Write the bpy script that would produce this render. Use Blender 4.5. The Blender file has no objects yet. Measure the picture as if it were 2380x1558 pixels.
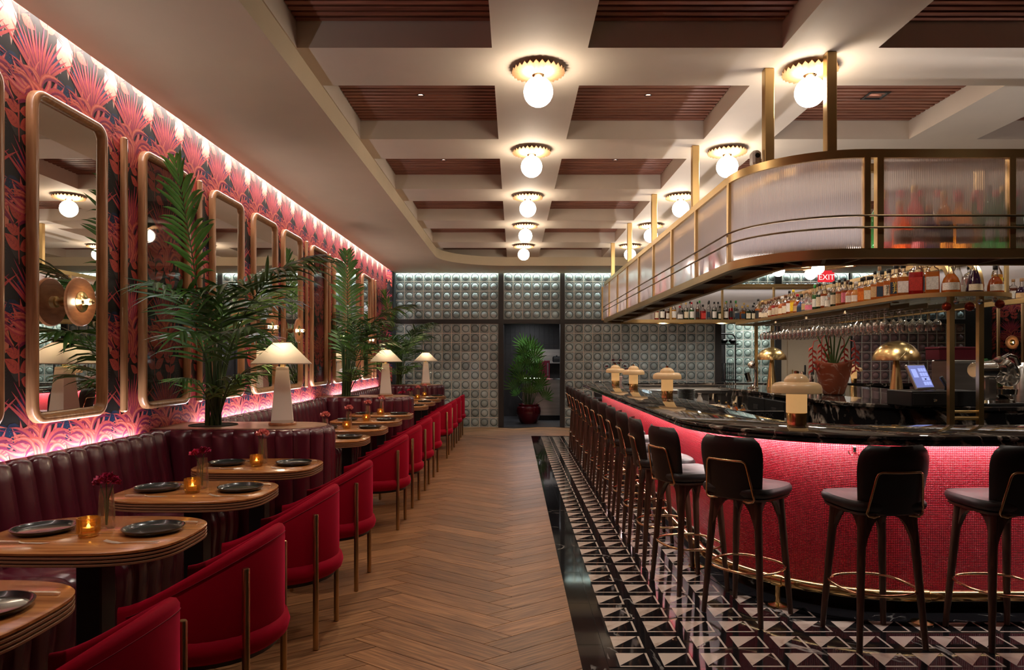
import bpy, bmesh, math, random
import numpy as np
from mathutils import Vector, Matrix
random.seed(7)
PI = math.pi
scn = bpy.context.scene
COL = scn.collection
# ------------------------------------------------------------------ camera
FPX, HZ, CAMH = 1615.0, 835.0, 1.48
cam_d = bpy.data.cameras.new('camera'); cam = bpy.data.objects.new('camera', cam_d); COL.objects.link(cam)
cam.location = (0, 0, CAMH); cam.rotation_euler = (PI/2, 0, 0)
cam_d.sensor_fit = 'HORIZONTAL'; cam_d.sensor_width = 36.0; cam_d.lens = 36.0*FPX/2380.0
cam_d.shift_x = -5.3/2380.0; cam_d.shift_y = 56.0/2380.0
cam_d.clip_start = 0.05; cam_d.clip_end = 200
scn.camera = cam
# ------------------------------------------------------------------ view, world
vs = scn.view_settings
vs.view_transform = 'Standard'; vs.look = 'None'; vs.gamma = 1.0; vs.use_curve_mapping = False
vs.exposure = 0.50
world = bpy.data.worlds.new('world'); scn.world = world; world.use_nodes = True
world.node_tree.nodes['Background'].inputs[0].default_value = (1.0, 0.86, 0.72, 1)
world.node_tree.nodes['Background'].inputs[1].default_value = 0.05
# ------------------------------------------------------------------ key dimensions (metres; x right, y into the room, z up)
XW = -2.69            # left wall
YB = 15.1             # back wall
ZS = 3.335            # soffit
ZC = 3.505            # underside of the beams
ZK = 3.672            # top of the coffers
XS = -1.424           # edge of the left soffit
YS = 13.8             # edge of the back soffit
XR = 11.5; YR = -4.0   # right wall, wall behind the camera
W_LED = (1.0, 0.90, 0.80); W_LAMP = (1.0, 0.76, 0.52); W_GLOBE = (1.0, 0.84, 0.66)
GLOBE_E = 22.0
def area_strip(name, loc, sx, sy, rot, power, color):
    d = bpy.data.lights.new(name, 'AREA'); d.shape = 'RECTANGLE'; d.size = sx; d.size_y = sy
    d.energy = power; d.color = color
    o = bpy.data.objects.new(name, d); COL.objects.link(o); o.location = loc; o.rotation_euler = rot
    return o
# hidden LED lines the room has: slot above the wallpaper, ledge behind the banquettes, slot above the glass blocks
area_strip('wall_slot_led', (-2.635, 6.6, 3.46), 0.05, 16.6, (0, 0, 0), 70, (1.0, 0.90, 0.84))
area_strip('back_slot_led', (4.3, YB-0.055, 3.46), 13.8, 0.05, (0, 0, 0), 95, (0.84, 1.0, 0.97))
for (y0, y1) in ((-1.0, 4.95), (5.85, 9.3), (10.2, 13.7)):
    area_strip('ledge_led', (XW+0.038, (y0+y1)/2, 0.90), 0.05, y1-y0, (PI, 0, 0), 3.6*(y1-y0), (0.92, 0.93, 1.0))
# ------------------------------------------------------------------ materials
MATS = {}
def nt(name):
    m = bpy.data.materials.new(name); m.use_nodes = True
    t = m.node_tree; t.nodes.clear(); MATS[name] = m
    out = t.nodes.new('ShaderNodeOutputMaterial')
    return m, t, out
def N(t, typ, **kw):
    n = t.nodes.new('ShaderNode'+typ)
    for k, v in kw.items(): setattr(n, k, v)
    return n
def L(t, a, b): t.links.new(a, b)
def c4(c): return (c[0], c[1], c[2], 1.0)
def setp(b, **kw):
    for k, v in kw.items():
        if k in b.inputs: b.inputs[k].default_value = v
def coords(t, kind='Object', scale=(1, 1, 1)):
    tc = N(t, 'TexCoord'); mp = N(t, 'Mapping'); mp.inputs['Scale'].default_value = scale
    L(t, tc.outputs[kind], mp.inputs[0]); return mp.outputs[0]
def pm(name, col, rough=0.5, metal=0.0, noise=None, bump=None, spec=0.5, coat=0.0, sheen=0.0, sheen_tint=(1, 1, 1),
       emit=None, estr=0.0, trans=0.0, ior=1.45, stretch=(1, 1, 1), kind='Object', col2=None, coat_rough=0.08):
    m, t, out = nt(name)
    b = N(t, 'BsdfPrincipled')
    setp(b, **{'Base Color': c4(col), 'Roughness': rough, 'Metallic': metal, 'Specular IOR Level': spec, 'Coat Weight': coat,
               'Coat Roughness': coat_rough, 'Sheen Weight': sheen, 'Sheen Tint': c4(sheen_tint), 'Transmission Weight': trans, 'IOR': ior})
    if sheen: setp(b, **{'Sheen Roughness': 0.35})
    if emit: setp(b, **{'Emission Color': c4(emit), 'Emission Strength': estr})
    if noise:
        v = coords(t, kind, stretch); n = N(t, 'TexNoise'); n.inputs['Scale'].default_value = noise[0]; n.inputs['Detail'].default_value = 5
        L(t, v, n.inputs['Vector'])
        r = N(t, 'ValToRGB'); e = r.color_ramp.elements
        a = noise[1]; c2 = col2 or tuple(min(1, x*(1+a)) for x in col)
        e[0].position = 0.3; e[0].color = c4(tuple(x*(1-a) for x in col)); e[1].position = 0.7; e[1].color = c4(c2)
        L(t, n.outputs['Fac'], r.inputs[0]); L(t, r.outputs[0], b.inputs['Base Color'])
    if bump:
        v = coords(t, kind, stretch); n = N(t, 'TexNoise'); n.inputs['Scale'].default_value = bump[0]; n.inputs['Detail'].default_value = 4
        L(t, v, n.inputs['Vector']); bp = N(t, 'Bump'); bp.inputs['Strength'].default_value = bump[1]; bp.inputs['Distance'].default_value = 0.01
        L(t, n.outputs['Fac'], bp.inputs['Height']); L(t, bp.outputs[0], b.inputs['Normal'])
    L(t, b.outputs[0], out.inputs[0])
    return m
def wood(name, dark, light, rough=0.4, scale=6.0, stretch=(1, 14, 14), kind='Object', coat=0.0, vary=0.0, bump=0.06):
    m, t, out = nt(name); b = N(t, 'BsdfPrincipled'); setp(b, Roughness=rough, **{'Coat Weight': coat, 'Coat Roughness': 0.12})
    v = coords(t, kind, stretch)
    if vary:
        oi = N(t, 'ObjectInfo'); g = N(t, 'NewGeometry'); ad = N(t, 'Math', operation='ADD'); L(t, oi.outputs['Random'], ad.inputs[0]); L(t, g.outputs['Random Per Island'], ad.inputs[1])
        fr = N(t, 'Math', operation='FRACT'); L(t, ad.outputs[0], fr.inputs[0])
        ml = N(t, 'Math', operation='MULTIPLY'); ml.inputs[1].default_value = 37.0; L(t, fr.outputs[0], ml.inputs[0])
        va = N(t, 'VectorMath', operation='ADD'); L(t, v, va.inputs[0]); L(t, ml.outputs[0], va.inputs[1]); v = va.outputs[0]
    n = N(t, 'TexNoise'); n.inputs['Scale'].default_value = scale; n.inputs['Detail'].default_value = 6; n.inputs['Distortion'].default_value = 0.6
    L(t, v, n.inputs['Vector'])
    r = N(t, 'ValToRGB'); e = r.color_ramp.elements
    e[0].position = 0.33; e[0].color = c4(dark); e[1].position = 0.68; e[1].color = c4(light)
    L(t, n.outputs['Fac'], r.inputs[0]); colr = r.outputs[0]
    if vary:
        hv = N(t, 'HueSaturation'); mr = N(t, 'MapRange'); mr.inputs['To Min'].default_value = 1-vary; mr.inputs['To Max'].default_value = 1+vary
        L(t, fr.outputs[0], mr.inputs['Value']); L(t, mr.outputs[0], hv.inputs['Value']); L(t, colr, hv.inputs['Color']); colr = hv.outputs[0]
    L(t, colr, b.inputs['Base Color'])
    bp = N(t, 'Bump'); bp.inputs['Strength'].default_value = bump; bp.inputs['Distance'].default_value = 0.004
    L(t, n.outputs['Fac'], bp.inputs['Height']); L(t, bp.outputs[0], b.inputs['Normal'])
    L(t, b.outputs[0], out.inputs[0]); return m
def marble(name, base, vein, rough=0.06, scale=2.0, width=0.03, second=None, cover=0.0, spec=0.5):
    m, t, out = nt(name); b = N(t, 'BsdfPrincipled'); setp(b, Roughness=rough, **{'Specular IOR Level': spec})
    tc = N(t, 'TexCoord'); ge = N(t, 'NewGeometry')
    n1 = N(t, 'TexNoise'); n1.inputs['Scale'].default_value = scale*0.9; n1.inputs['Detail'].default_value = 7; n1.inputs['Distortion'].default_value = 1.6
    L(t, ge.outputs['Position'], n1.inputs['Vector'])
    s = N(t, 'Math', operation='SUBTRACT'); s.inputs[1].default_value = 0.5; L(t, n1.outputs['Fac'], s.inputs[0])
    ab = N(t, 'Math', operation='ABSOLUTE'); L(t, s.outputs[0], ab.inputs[0])
    mr = N(t, 'MapRange'); mr.inputs['From Min'].default_value = 0; mr.inputs['From Max'].default_value = width; mr.inputs['To Min'].default_value = 1; mr.inputs['To Max'].default_value = 0
    L(t, ab.outputs[0], mr.inputs['Value'])
    n2 = N(t, 'TexNoise'); n2.inputs['Scale'].default_value = scale*2.2; n2.inputs['Detail'].default_value = 4; L(t, ge.outputs['Position'], n2.inputs['Vector'])
    r2 = N(t, 'ValToRGB'); e = r2.color_ramp.elements; e[0].position = 0.5-cover; e[0].color = (0, 0, 0, 1); e[1].position = 0.68-cover; e[1].color = (1, 1, 1, 1)
    L(t, n2.outputs['Fac'], r2.inputs[0])
    mu = N(t, 'Math', operation='MULTIPLY'); L(t, mr.outputs[0], mu.inputs[0]); L(t, r2.outputs[0], mu.inputs[1])
    mx = N(t, 'MixRGB'); mx.inputs[1].default_value = c4(base); mx.inputs[2].default_value = c4(vein); L(t, mu.outputs[0], mx.inputs[0])
    res = mx.outputs[0]
    if second:
        n3 = N(t, 'TexNoise'); n3.inputs['Scale'].default_value = scale*0.7; n3.inputs['Detail'].default_value = 6; n3.inputs['Distortion'].default_value = 2.5; L(t, ge.outputs['Position'], n3.inputs['Vector'])
        r3 = N(t, 'ValToRGB'); e = r3.color_ramp.elements; e[0].position = 0.56; e[0].color = (0, 0, 0, 1); e[1].position = 0.74; e[1].color = (1, 1, 1, 1); L(t, n3.outputs['Fac'], r3.inputs[0])
        m3 = N(t, 'MixRGB'); m3.inputs[2].default_value = c4(second); L(t, r3.outputs[0], m3.inputs[0]); L(t, res, m3.inputs[1]); res = m3.outputs[0]
    L(t, res, b.inputs['Base Color']); L(t, b.outputs[0], out.inputs[0]); return m
def thin_glass(name, tint=(1, 1, 1), refl=0.12, rough=0.02, body=0.0, bodycol=(1, 1, 1)):
    m, t, out = nt(name)
    tr = N(t, 'BsdfTransparent'); tr.inputs[0].default_value = c4(tint)
    gl = N(t, 'BsdfGlossy'); gl.inputs['Roughness'].default_value = rough
    base = tr.outputs[0]
    if body:
        df = N(t, 'BsdfDiffuse'); df.inputs[0].default_value = c4(bodycol); ts = N(t, 'BsdfTranslucent'); ts.inputs[0].default_value = c4(bodycol)
        mm = N(t, 'MixShader'); mm.inputs[0].default_value = 0.5; L(t, df.outputs[0], mm.inputs[1]); L(t, ts.outputs[0], mm.inputs[2])
        mb = N(t, 'MixShader'); mb.inputs[0].default_value = body; L(t, base, mb.inputs[1]); L(t, mm.outputs[0], mb.inputs[2]); base = mb.outputs[0]
    lw = N(t, 'LayerWeight'); lw.inputs[0].default_value = 0.35
    mr = N(t, 'MapRange'); mr.inputs['To Min'].default_value = refl*0.5; mr.inputs['To Max'].default_value = min(1, refl*5); L(t, lw.outputs['Fresnel'], mr.inputs['Value'])
    mx = N(t, 'MixShader'); L(t, mr.outputs[0], mx.inputs[0]); L(t, base, mx.inputs[1]); L(t, gl.outputs[0], mx.inputs[2])
    L(t, mx.outputs[0], out.inputs[0]); return m
def emat(name, col, strength):
    m, t, out = nt(name); e = N(t, 'Emission'); e.inputs[0].default_value = c4(col); e.inputs[1].default_value = strength; L(t, e.outputs[0], out.inputs[0]); return m
def cloth_shade(name, col, trans=0.4):
    m, t, out = nt(name); d = N(t, 'BsdfDiffuse'); d.inputs[0].default_value = c4(col); s = N(t, 'BsdfTranslucent'); s.inputs[0].default_value = c4(col)
    mx = N(t, 'MixShader'); mx.inputs[0].default_value = trans; L(t, d.outputs[0], mx.inputs[1]); L(t, s.outputs[0], mx.inputs[2]); L(t, mx.outputs[0], out.inputs[0]); return m

pm('paint', (0.70, 0.61, 0.50), 0.7, noise=(3, 0.03)); pm('soffit_paint', (0.64, 0.53, 0.36), 0.65, noise=(2.5, 0.03)); pm('coffer_paint', (0.60, 0.51, 0.42), 0.7)
wood('slat_wood', (0.19, 0.065, 0.038), (0.36, 0.145, 0.085), 0.5, 3, (1, 20, 20), vary=0.15)
pm('void_black', (0.012, 0.01, 0.01), 0.8)
wood('plank_wood', (0.135, 0.056, 0.022), (0.37, 0.175, 0.070), 0.40, 3.2, (1.1, 18, 1), kind='UV', vary=0.26, bump=0.06)
pm('joint_dark', (0.05, 0.028, 0.015), 0.8)
marble('black_marble', (0.010, 0.0095, 0.011), (0.55, 0.52, 0.48), 0.05, 1.6, 0.012, cover=-0.02)
marble('white_marble', (0.62, 0.52, 0.44), (0.45, 0.35, 0.28), 0.12, 3.0, 0.05, cover=0.1)
marble('counter_marble', (0.016, 0.014, 0.014), (0.50, 0.42, 0.34), 0.035, 3.2, 0.035, second=(0.09, 0.055, 0.03), cover=0.05)
marble('island_marble', (0.012, 0.011, 0.012), (0.62, 0.55, 0.48), 0.06, 2.2, 0.045, second=(0.16, 0.085, 0.04), cover=0.08)
pm('brass', (0.60, 0.42, 0.19), 0.36, 1.0, noise=(2.5, 0.08)); pm('brass_bright', (0.80, 0.56, 0.24), 0.18, 1.0, noise=(9, 0.18)); pm('brass_dark', (0.22, 0.16, 0.09), 0.42, 1.0)
pm('brass_tube', (0.46, 0.32, 0.16), 0.28, 1.0); pm('copper_ring', (0.74, 0.46, 0.25), 0.2, 1.0); pm('brass_dome', (0.66, 0.46, 0.21), 0.26, 1.0)
pm('chrome', (0.75, 0.72, 0.68), 0.12, 1.0); pm('steel', (0.5, 0.48, 0.46), 0.3, 1.0, noise=(1.2, 0.2), stretch=(1, 1, 12)); pm('cutlery', (0.90, 0.80, 0.66), 0.36, 0.75)
pm('leather', (0.085, 0.0085, 0.018), 0.26, bump=(60, 0.05), spec=0.6, coat=0.25, coat_rough=0.2)
pm('velvet', (0.30, 0.0006, 0.014), 0.7, sheen=0.5, sheen_tint=(1.0, 0.03, 0.12), bump=(90, 0.04), spec=0.1)
pm('velvet_seam', (0.20, 0.0, 0.010), 0.8)
wood('table_wood', (0.30, 0.105, 0.030), (0.60, 0.25, 0.075), 0.22, 2.2, (1.3, 14, 6), coat=0.35, vary=0.06, bump=0.02); pm('table_edge', (0.30, 0.15, 0.075), 0.35, coat=0.3); pm('table_groove', (0.02, 0.010, 0.006), 0.7)
wood('ledge_wood', (0.36, 0.20, 0.12), (0.52, 0.33, 0.21), 0.28, 3, (10, 1.2, 10), coat=0.2)
wood('frame_wood', (0.38, 0.17, 0.075), (0.58, 0.30, 0.14), 0.3, 3, (14, 14, 1.3), coat=0.25); wood('walnut', (0.045, 0.022, 0.014), (0.10, 0.05, 0.03), 0.35, 4, (12, 2, 2)); wood('disc_wood', (0.32, 0.12, 0.05), (0.52, 0.23, 0.10), 0.3, 4, (6, 2, 8), coat=0.3)
pm('mirror', (0.86, 0.84, 0.80), 0.0, 1.0)
pm('iron_black', (0.012, 0.011, 0.011), 0.45); pm('plate_black', (0.016, 0.018, 0.017), 0.25, coat=0.4); pm('plastic_black', (0.015, 0.015, 0.016), 0.35)
thin_glass('clear_glass', (0.985, 0.985, 0.985), 0.24); thin_glass('amber_glass', (1.0, 0.74, 0.32), 0.16, body=0.16, bodycol=(1.0, 0.52, 0.10)); thin_glass('vase_glass', (0.98, 0.95, 0.88), 0.09, body=0.05, bodycol=(0.9,0.75,0.5))
thin_glass('tinted_pane', (0.80, 0.77, 0.75), 0.02)
emat('flame', (1.0, 0.72, 0.36), 14.0); emat('globe_light', W_GLOBE, GLOBE_E); emat('bulb_light', (1.0, 0.80, 0.50), 34.0); emat('lamp_bulb', (1.0, 0.80, 0.56), 85.0)
emat('down_light', (1.0, 0.93, 0.85), 6.0); emat('exit_red', (1.0, 0.04, 0.05), 0.6); emat('opal_light', (1.0, 0.88, 0.78), 9.0); emat('screen_blue', (0.16, 0.18, 0.42), 0.9); emat('screen_tile', (0.30, 0.35, 0.75), 1.0)
pm('gold_pleat', (0.62, 0.37, 0.19), 0.42, 0.4)
cloth_shade('linen_shade', (0.72, 0.63, 0.52), 0.45); pm('linen', (0.84, 0.79, 0.71), 0.8, bump=(160, 0.06)); pm('linen_trim', (0.62, 0.55, 0.45), 0.8)
pm('red_tile', (0.62, 0.022, 0.045), 0.22, noise=(40, 0.15), spec=0.5); pm('pink_grout', (0.80, 0.36, 0.34), 0.6)
pm('kick_black', (0.012, 0.012, 0.013), 0.15); pm('white_edge', (0.75, 0.72, 0.68), 0.3); pm('panel_grey', (0.52, 0.48, 0.46), 0.5)
pm('stool_leather', (0.018, 0.0145, 0.0145), 0.42, bump=(70, 0.06), spec=0.5); pm('stool_seat', (0.028, 0.024, 0.024), 0.44, bump=(60, 0.06))
wood('stool_wood', (0.036, 0.016, 0.010), (0.115, 0.052, 0.032), 0.36, 5, (10, 10, 1.0))
pm('alabaster', (0.60, 0.39, 0.20), 0.35, noise=(9, 0.12), emit=(1.0, 0.58, 0.26), estr=0.07, coat=0.2)
pm('alabaster_lit', (0.60, 0.38, 0.18), 0.35, noise=(9, 0.08), emit=(1.0, 0.54, 0.20), estr=0.32)
pm('palm_leaf', (0.046, 0.105, 0.020), 0.38, noise=(4, 0.45), spec=0.4); pm('palm_leaf_light', (0.085, 0.20, 0.035), 0.38, noise=(4, 0.4)); pm('palm_stem', (0.035, 0.065, 0.018), 0.5, noise=(5, 0.3)); pm('soil', (0.03, 0.018, 0.011), 0.95)
pm('fan_leaf', (0.06, 0.17, 0.025), 0.4, noise=(6, 0.5)); pm('glazed_maroon', (0.10, 0.004, 0.010), 0.12, coat=0.5)
pm('charcoal_frame', (0.030, 0.027, 0.027), 0.5); pm('grout_white', (0.76, 0.73, 0.66), 0.6)
pm('rear_wall', (0.30, 0.24, 0.19), 0.7); pm('beige_panel', (0.68, 0.57, 0.42), 0.5, noise=(2, 0.04)); pm('slate_floor', (0.055, 0.055, 0.058), 0.4, noise=(4, 0.3)); pm('dark_tile', (0.030, 0.026, 0.026), 0.35, noise=(7, 0.3))
pm('trim_cream', (0.62, 0.50, 0.34), 0.5)
def glass_block_mat(name, base, trans):
    m, t, out = nt(name); b = N(t, 'BsdfPrincipled'); setp(b, Roughness=0.10, **{'Specular IOR Level': 0.9})
    oi = N(t, 'ObjectInfo'); mr = N(t, 'MapRange'); mr.inputs['To Min'].default_value = 0.75; mr.inputs['To Max'].default_value = 1.25; L(t, oi.outputs['Random'], mr.inputs['Value'])
    hv = N(t, 'HueSaturation'); hv.inputs['Color'].default_value = c4(base); L(t, mr.outputs[0], hv.inputs['Value']); L(t, hv.outputs[0], b.inputs['Base Color'])
    n = N(t, 'TexNoise'); n.inputs['Scale'].default_value = 14; L(t, coords(t), n.inputs['Vector']); bp = N(t, 'Bump'); bp.inputs['Strength'].default_value = 0.12; bp.inputs['Distance'].default_value = 0.02
    L(t, n.outputs['Fac'], bp.inputs['Height']); L(t, bp.outputs[0], b.inputs['Normal'])
    ts = N(t, 'BsdfTransparent'); ts.inputs[0].default_value = (0.75, 0.84, 0.86, 1)
    mx = N(t, 'MixShader'); mx.inputs[0].default_value = trans; L(t, b.outputs[0], mx.inputs[1]); L(t, ts.outputs[0], mx.inputs[2]); L(t, mx.outputs[0], out.inputs[0]); return m
glass_block_mat('glass_block', (0.48, 0.57, 0.58), 0.2); pm('block_groove_shade', (0.19, 0.23, 0.24), 0.2); glass_block_mat('pink_block', (0.32, 0.19, 0.19), 0.10); glass_block_mat('pale_block', (0.42, 0.54, 0.48), 0.05)
def ribbed_glass():
    m, t, out = nt('ribbed_glass')
    rf = N(t, 'BsdfRefraction'); rf.inputs['Color'].default_value = (1.0, 0.95, 0.95, 1); rf.inputs['Roughness'].default_value = 0.17; rf.inputs['IOR'].default_value = 1.12
    ts = N(t, 'BsdfTranslucent'); ts.inputs[0].default_value = (0.82, 0.70, 0.67, 1); df = N(t, 'BsdfDiffuse'); df.inputs[0].default_value = (0.70, 0.57, 0.53, 1); gl = N(t, 'BsdfGlossy'); gl.inputs['Roughness'].default_value = 0.22
    w = N(t, 'TexWave'); w.inputs['Scale'].default_value = 26; w.bands_direction = 'X'
    uv = coords(t, 'UV'); L(t, uv, w.inputs['Vector'])
    bp = N(t, 'Bump'); bp.inputs['Strength'].default_value = 0.5; bp.inputs['Distance'].default_value = 0.004; L(t, w.outputs['Fac'], bp.inputs['Height'])
    for s in (rf, gl, df): L(t, bp.outputs[0], s.inputs['Normal'])
    m1 = N(t, 'MixShader'); m1.inputs[0].default_value = 0.5; L(t, ts.outputs[0], m1.inputs[1]); L(t, df.outputs[0], m1.inputs[2])
    m2 = N(t, 'MixShader'); m2.inputs[0].default_value = 0.42; L(t, rf.outputs[0], m2.inputs[1]); L(t, m1.outputs[0], m2.inputs[2])
    m3 = N(t, 'MixShader'); m3.inputs[0].default_value = 0.07; L(t, m2.outputs[0], m3.inputs[1]); L(t, gl.outputs[0], m3.inputs[2])
    L(t, m3.outputs[0], out.inputs[0])
ribbed_glass()
# ------------------------------------------------------------------ mesh helpers
class MB:
    def __init__(s): s.v = []; s.f = []; s.m = []; s.uv = None
    def add(s, vs_, fs, mi=0, M=None):
        o = len(s.v)
        if M is not None: vs_ = [tuple(M @ Vector(p)) for p in vs_]
        s.v.extend(vs_); s.f.extend([tuple(i+o for i in f) for f in fs]); s.m.extend([mi]*len(fs)); return s
    def box(s, x0, x1, y0, y1, z0, z1, mi=0, M=None):
        return s.add([(x0,y0,z0),(x1,y0,z0),(x1,y1,z0),(x0,y1,z0),(x0,y0,z1),(x1,y0,z1),(x1,y1,z1),(x0,y1,z1)],
                     [(0,3,2,1),(4,5,6,7),(0,1,5,4),(1,2,6,5),(2,3,7,6),(3,0,4,7)], mi, M)
    def cbox(s, x0, x1, y0, y1, z0, z1, b=0.005, mi=0, M=None):
        def ring(i, z):
            a = b; 
            return [(x0+i+a,y0+i,z),(x1-i-a,y0+i,z),(x1-i,y0+i+a,z),(x1-i,y1-i-a,z),(x1-i-a,y1-i,z),(x0+i+a,y1-i,z),(x0+i,y1-i-a,z),(x0+i,y0+i+a,z)]
        return s.loft([ring(b*0.6, z0), ring(0, z0+b), ring(0, z1-b), ring(b*0.6, z1)], True, mi, M)
    def loft(s, rings, caps=True, mi=0, M=None, closed=True):
        n = len(rings[0]); vs_ = [tuple(p) for r in rings for p in r]; fs = []
        for k in range(len(rings)-1):
            for i in range(n if closed else n-1):
                j = (i+1) % n; fs.append((k*n+i, k*n+j, (k+1)*n+j, (k+1)*n+i))
        if caps: fs.append(tuple(range(n))[::-1]); fs.append(tuple(range((len(rings)-1)*n, len(rings)*n)))
        return s.add(vs_, fs, mi, M)
    def lathe(s, prof, n=16, c=(0,0,0), mi=0, M=None, a0=0.0):
        rings = [[(c[0]+r*math.cos(a0+2*PI*i/n), c[1]+r*math.sin(a0+2*PI*i/n), c[2]+z) for i in range(n)] for r, z in prof]
        return s.loft(rings, True, mi, M)
    def tube(s, path, r, n=8, closed=False, mi=0, M=None, caps=True):
        P = [Vector(p) for p in path]; k = len(P); rings = []; up = None
        for i in range(k):
            t = (P[(i+1) % k]-P[i-1]) if closed else (P[min(i+1,k-1)]-P[max(i-1,0)])
            if t.length < 1e-9: t = Vector((0,0,1))
            t.normalize()
            if up is None:
                up = Vector((0,0,1)) if abs(t.z) < 0.9 else Vector((1,0,0))
            a = t.cross(up)
            if a.length < 1e-4: a = t.cross(Vector((0.3,1,0.2)))
            a.normalize(); b = a.cross(t).normalized(); up = b
            rr = r[i] if isinstance(r, (list, tuple)) else r
            rings.append([tuple(P[i]+(a*math.cos(2*PI*q/n)+b*math.sin(2*PI*q/n))*rr) for q in range(n)])
        if closed: rings.append(rings[0]); return s.loft(rings, False, mi, M)
        return s.loft(rings, caps, mi, M)
    def prism(s, poly, z0, z1, mi=0, M=None):
        return s.loft([[(x,y,z0) for x,y in poly],[(x,y,z1) for x,y in poly]], True, mi, M)
    def sphere(s, c, r, n=16, k=10, mi=0, M=None, sz=1.0):
        prof = [(max(1e-4, r*math.sin(PI*i/k)), -r*sz*math.cos(PI*i/k)) for i in range(k+1)]
        return s.lathe(prof, n, c, mi, M)
    def mesh(s, name, mats, smooth=True, angle=35):
        me = bpy.data.meshes.new(name); me.from_pydata(s.v, [], s.f)
        if isinstance(mats, str): mats = [mats]
        for q in mats: me.materials.append(MATS[q])
        if len(mats) > 1: me.polygons.foreach_set('material_index', s.m)
        if s.uv is not None:
            ul = me.uv_layers.new(name='UVMap'); fl = [c for f in s.f for i in f for c in s.uv[i]]; ul.data.foreach_set('uv', fl)
        if smooth:
            me.polygons.foreach_set('use_smooth', [True]*len(me.polygons)); me.set_sharp_from_angle(angle=math.radians(angle))
        me.update(); return me
    def build(s, name, mats, parent=None, loc=None, rz=None, smooth=True, angle=35):
        return obj(name, s.mesh(name, mats, smooth, angle), parent, loc, rz)
def obj(name, me, parent=None, loc=None, rz=None):
    o = bpy.data.objects.new(name, me); COL.objects.link(o)
    if parent is not None: o.parent = parent
    if loc is not None: o.location = loc
    if rz is not None: o.rotation_euler = (0, 0, rz)
    return o
def tag(o, label, cat, group=None, kind=None):
    o['label'] = label; o['category'] = cat
    if group: o['group'] = group
    if kind: o['kind'] = kind
    return o
def thing(name, label, cat, loc=(0,0,0), rz=0.0, group=None):
    o = bpy.data.objects.new(name, None); COL.objects.link(o); o.location = loc; o.rotation_euler = (0,0,rz); o.empty_display_size = 0.1
    return tag(o, label, cat, group)
def struct(o): o['kind'] = 'structure'; return o
def dup(root, loc=None, rz=None, label=None, group=None):
    def rec(o, par):
        c = o.copy(); COL.objects.link(c); c.parent = par
        for ch in kids.get(o.name, []): rec(ch, c)
        return c
    kids = {}
    def walk(o):
        kids[o.name] = list(o.children)
        for ch in o.children: walk(ch)
    walk(root); r = rec(root, None)
    if loc is not None: r.location = loc
    if rz is not None: r.rotation_euler = (0,0,rz)
    if label: r['label'] = label
    if group: r['group'] = group
    return r
ORD = ['first','second','third','fourth','fifth','sixth','seventh','eighth','ninth','tenth','eleventh','twelfth','thirteenth','fourteenth','fifteenth','sixteenth','seventeenth','eighteenth','nineteenth','twentieth']
def ordn(i):
    if i < 20: return ORD[i]
    t = ['twenty','thirty','forty','fifty','sixty'][(i+1)//10-2]; u = (i+1) % 10
    return (t[:-1]+'ieth') if u == 0 else t+'-'+ORD[u-1]
def rrect(x0, x1, y0, y1, r, n=6):
    p = []
    for cx, cy, a in ((x1-r,y1-r,0),(x0+r,y1-r,PI/2),(x0+r,y0+r,PI),(x1-r,y0+r,1.5*PI)):
        for i in range(n+1): t = a+PI/2*i/n; p.append((cx+r*math.cos(t), cy+r*math.sin(t)))
    return p
# ================================================================== SETTING
# ---- floor with herringbone planks
g = MB().box(XW-0.1, XR, YR, YB+3.2, -0.08, -0.007)
floor = struct(g.build('floor', 'joint_dark', smooth=False))
PL, PW, PS = 0.983, 0.2097, 0.69
def aff(a, b): return ((a-b)/math.sqrt(2), (a+b)/math.sqrt(2)*PS)
def plank_mb(hor):
    gp = 0.0026
    q = [(gp,gp),(PL-gp,gp),(PL-gp,PW-gp),(gp,PW-gp)] if hor else [(-PW+gp,gp),(-gp,gp),(-gp,PL-gp),(-PW+gp,PL-gp)]
    p = [aff(*c) for c in q]
    if hor: uv = [(0,0),(PL,0),(PL,PW),(0,PW)]
    else: uv = [(0,PW),(0,0),(PL,0),(PL,PW)]
    m = MB(); m.v = [(x,y,-0.007) for x,y in p]+[(x,y,0.0) for x,y in p]
    m.f = [(4,5,6,7),(0,1,5,4),(1,2,6,5),(2,3,7,6),(3,0,4,7)]; m.m = [0]*5; m.uv = uv+uv
    return m
pk = {True: plank_mb(True), False: plank_mb(False)}
pme = {k: pk[k].mesh('plank', 'plank_wood', False) for k in pk}
spots = []
AX, AY = -0.012, 3.30
for st in range(-3, 3):
    for i in range(-30, 90):
        for hor in (True, False):
            ox, oy = aff(i*PW+st*PL, i*PW-st*PL); ox += AX; oy += AY
            cx, cy = [sum(c)/4 for c in zip(*[(ox+v[0], oy+v[1]) for v in pk[hor].v[4:]])]
            if cy < 0.6 or cy > YB-0.12: continue
            if cx < XW+0.15 or (cx > 0.45 and cy < 13.15) or cx > 3.2: continue
            spots.append((cy, ox, oy, hor))
spots.sort()
aisle = [s for s in spots if -1.9 < s[1] and s[0] > 2.3][:300]; aset = set(aisle)
for s in aisle: obj('plank', pme[s[3]], floor, (s[1], s[2], 0))
fld = MB(); fld.uv = []
for s in spots:
    if s in aset: continue
    m = pk[s[3]]; fld.add([(v[0]+s[1], v[1]+s[2], v[2]) for v in m.v], m.f); fld.uv += m.uv
o = fld.build('plank_field', 'plank_wood', floor, smooth=False); o['kind'] = 'stuff'
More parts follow.
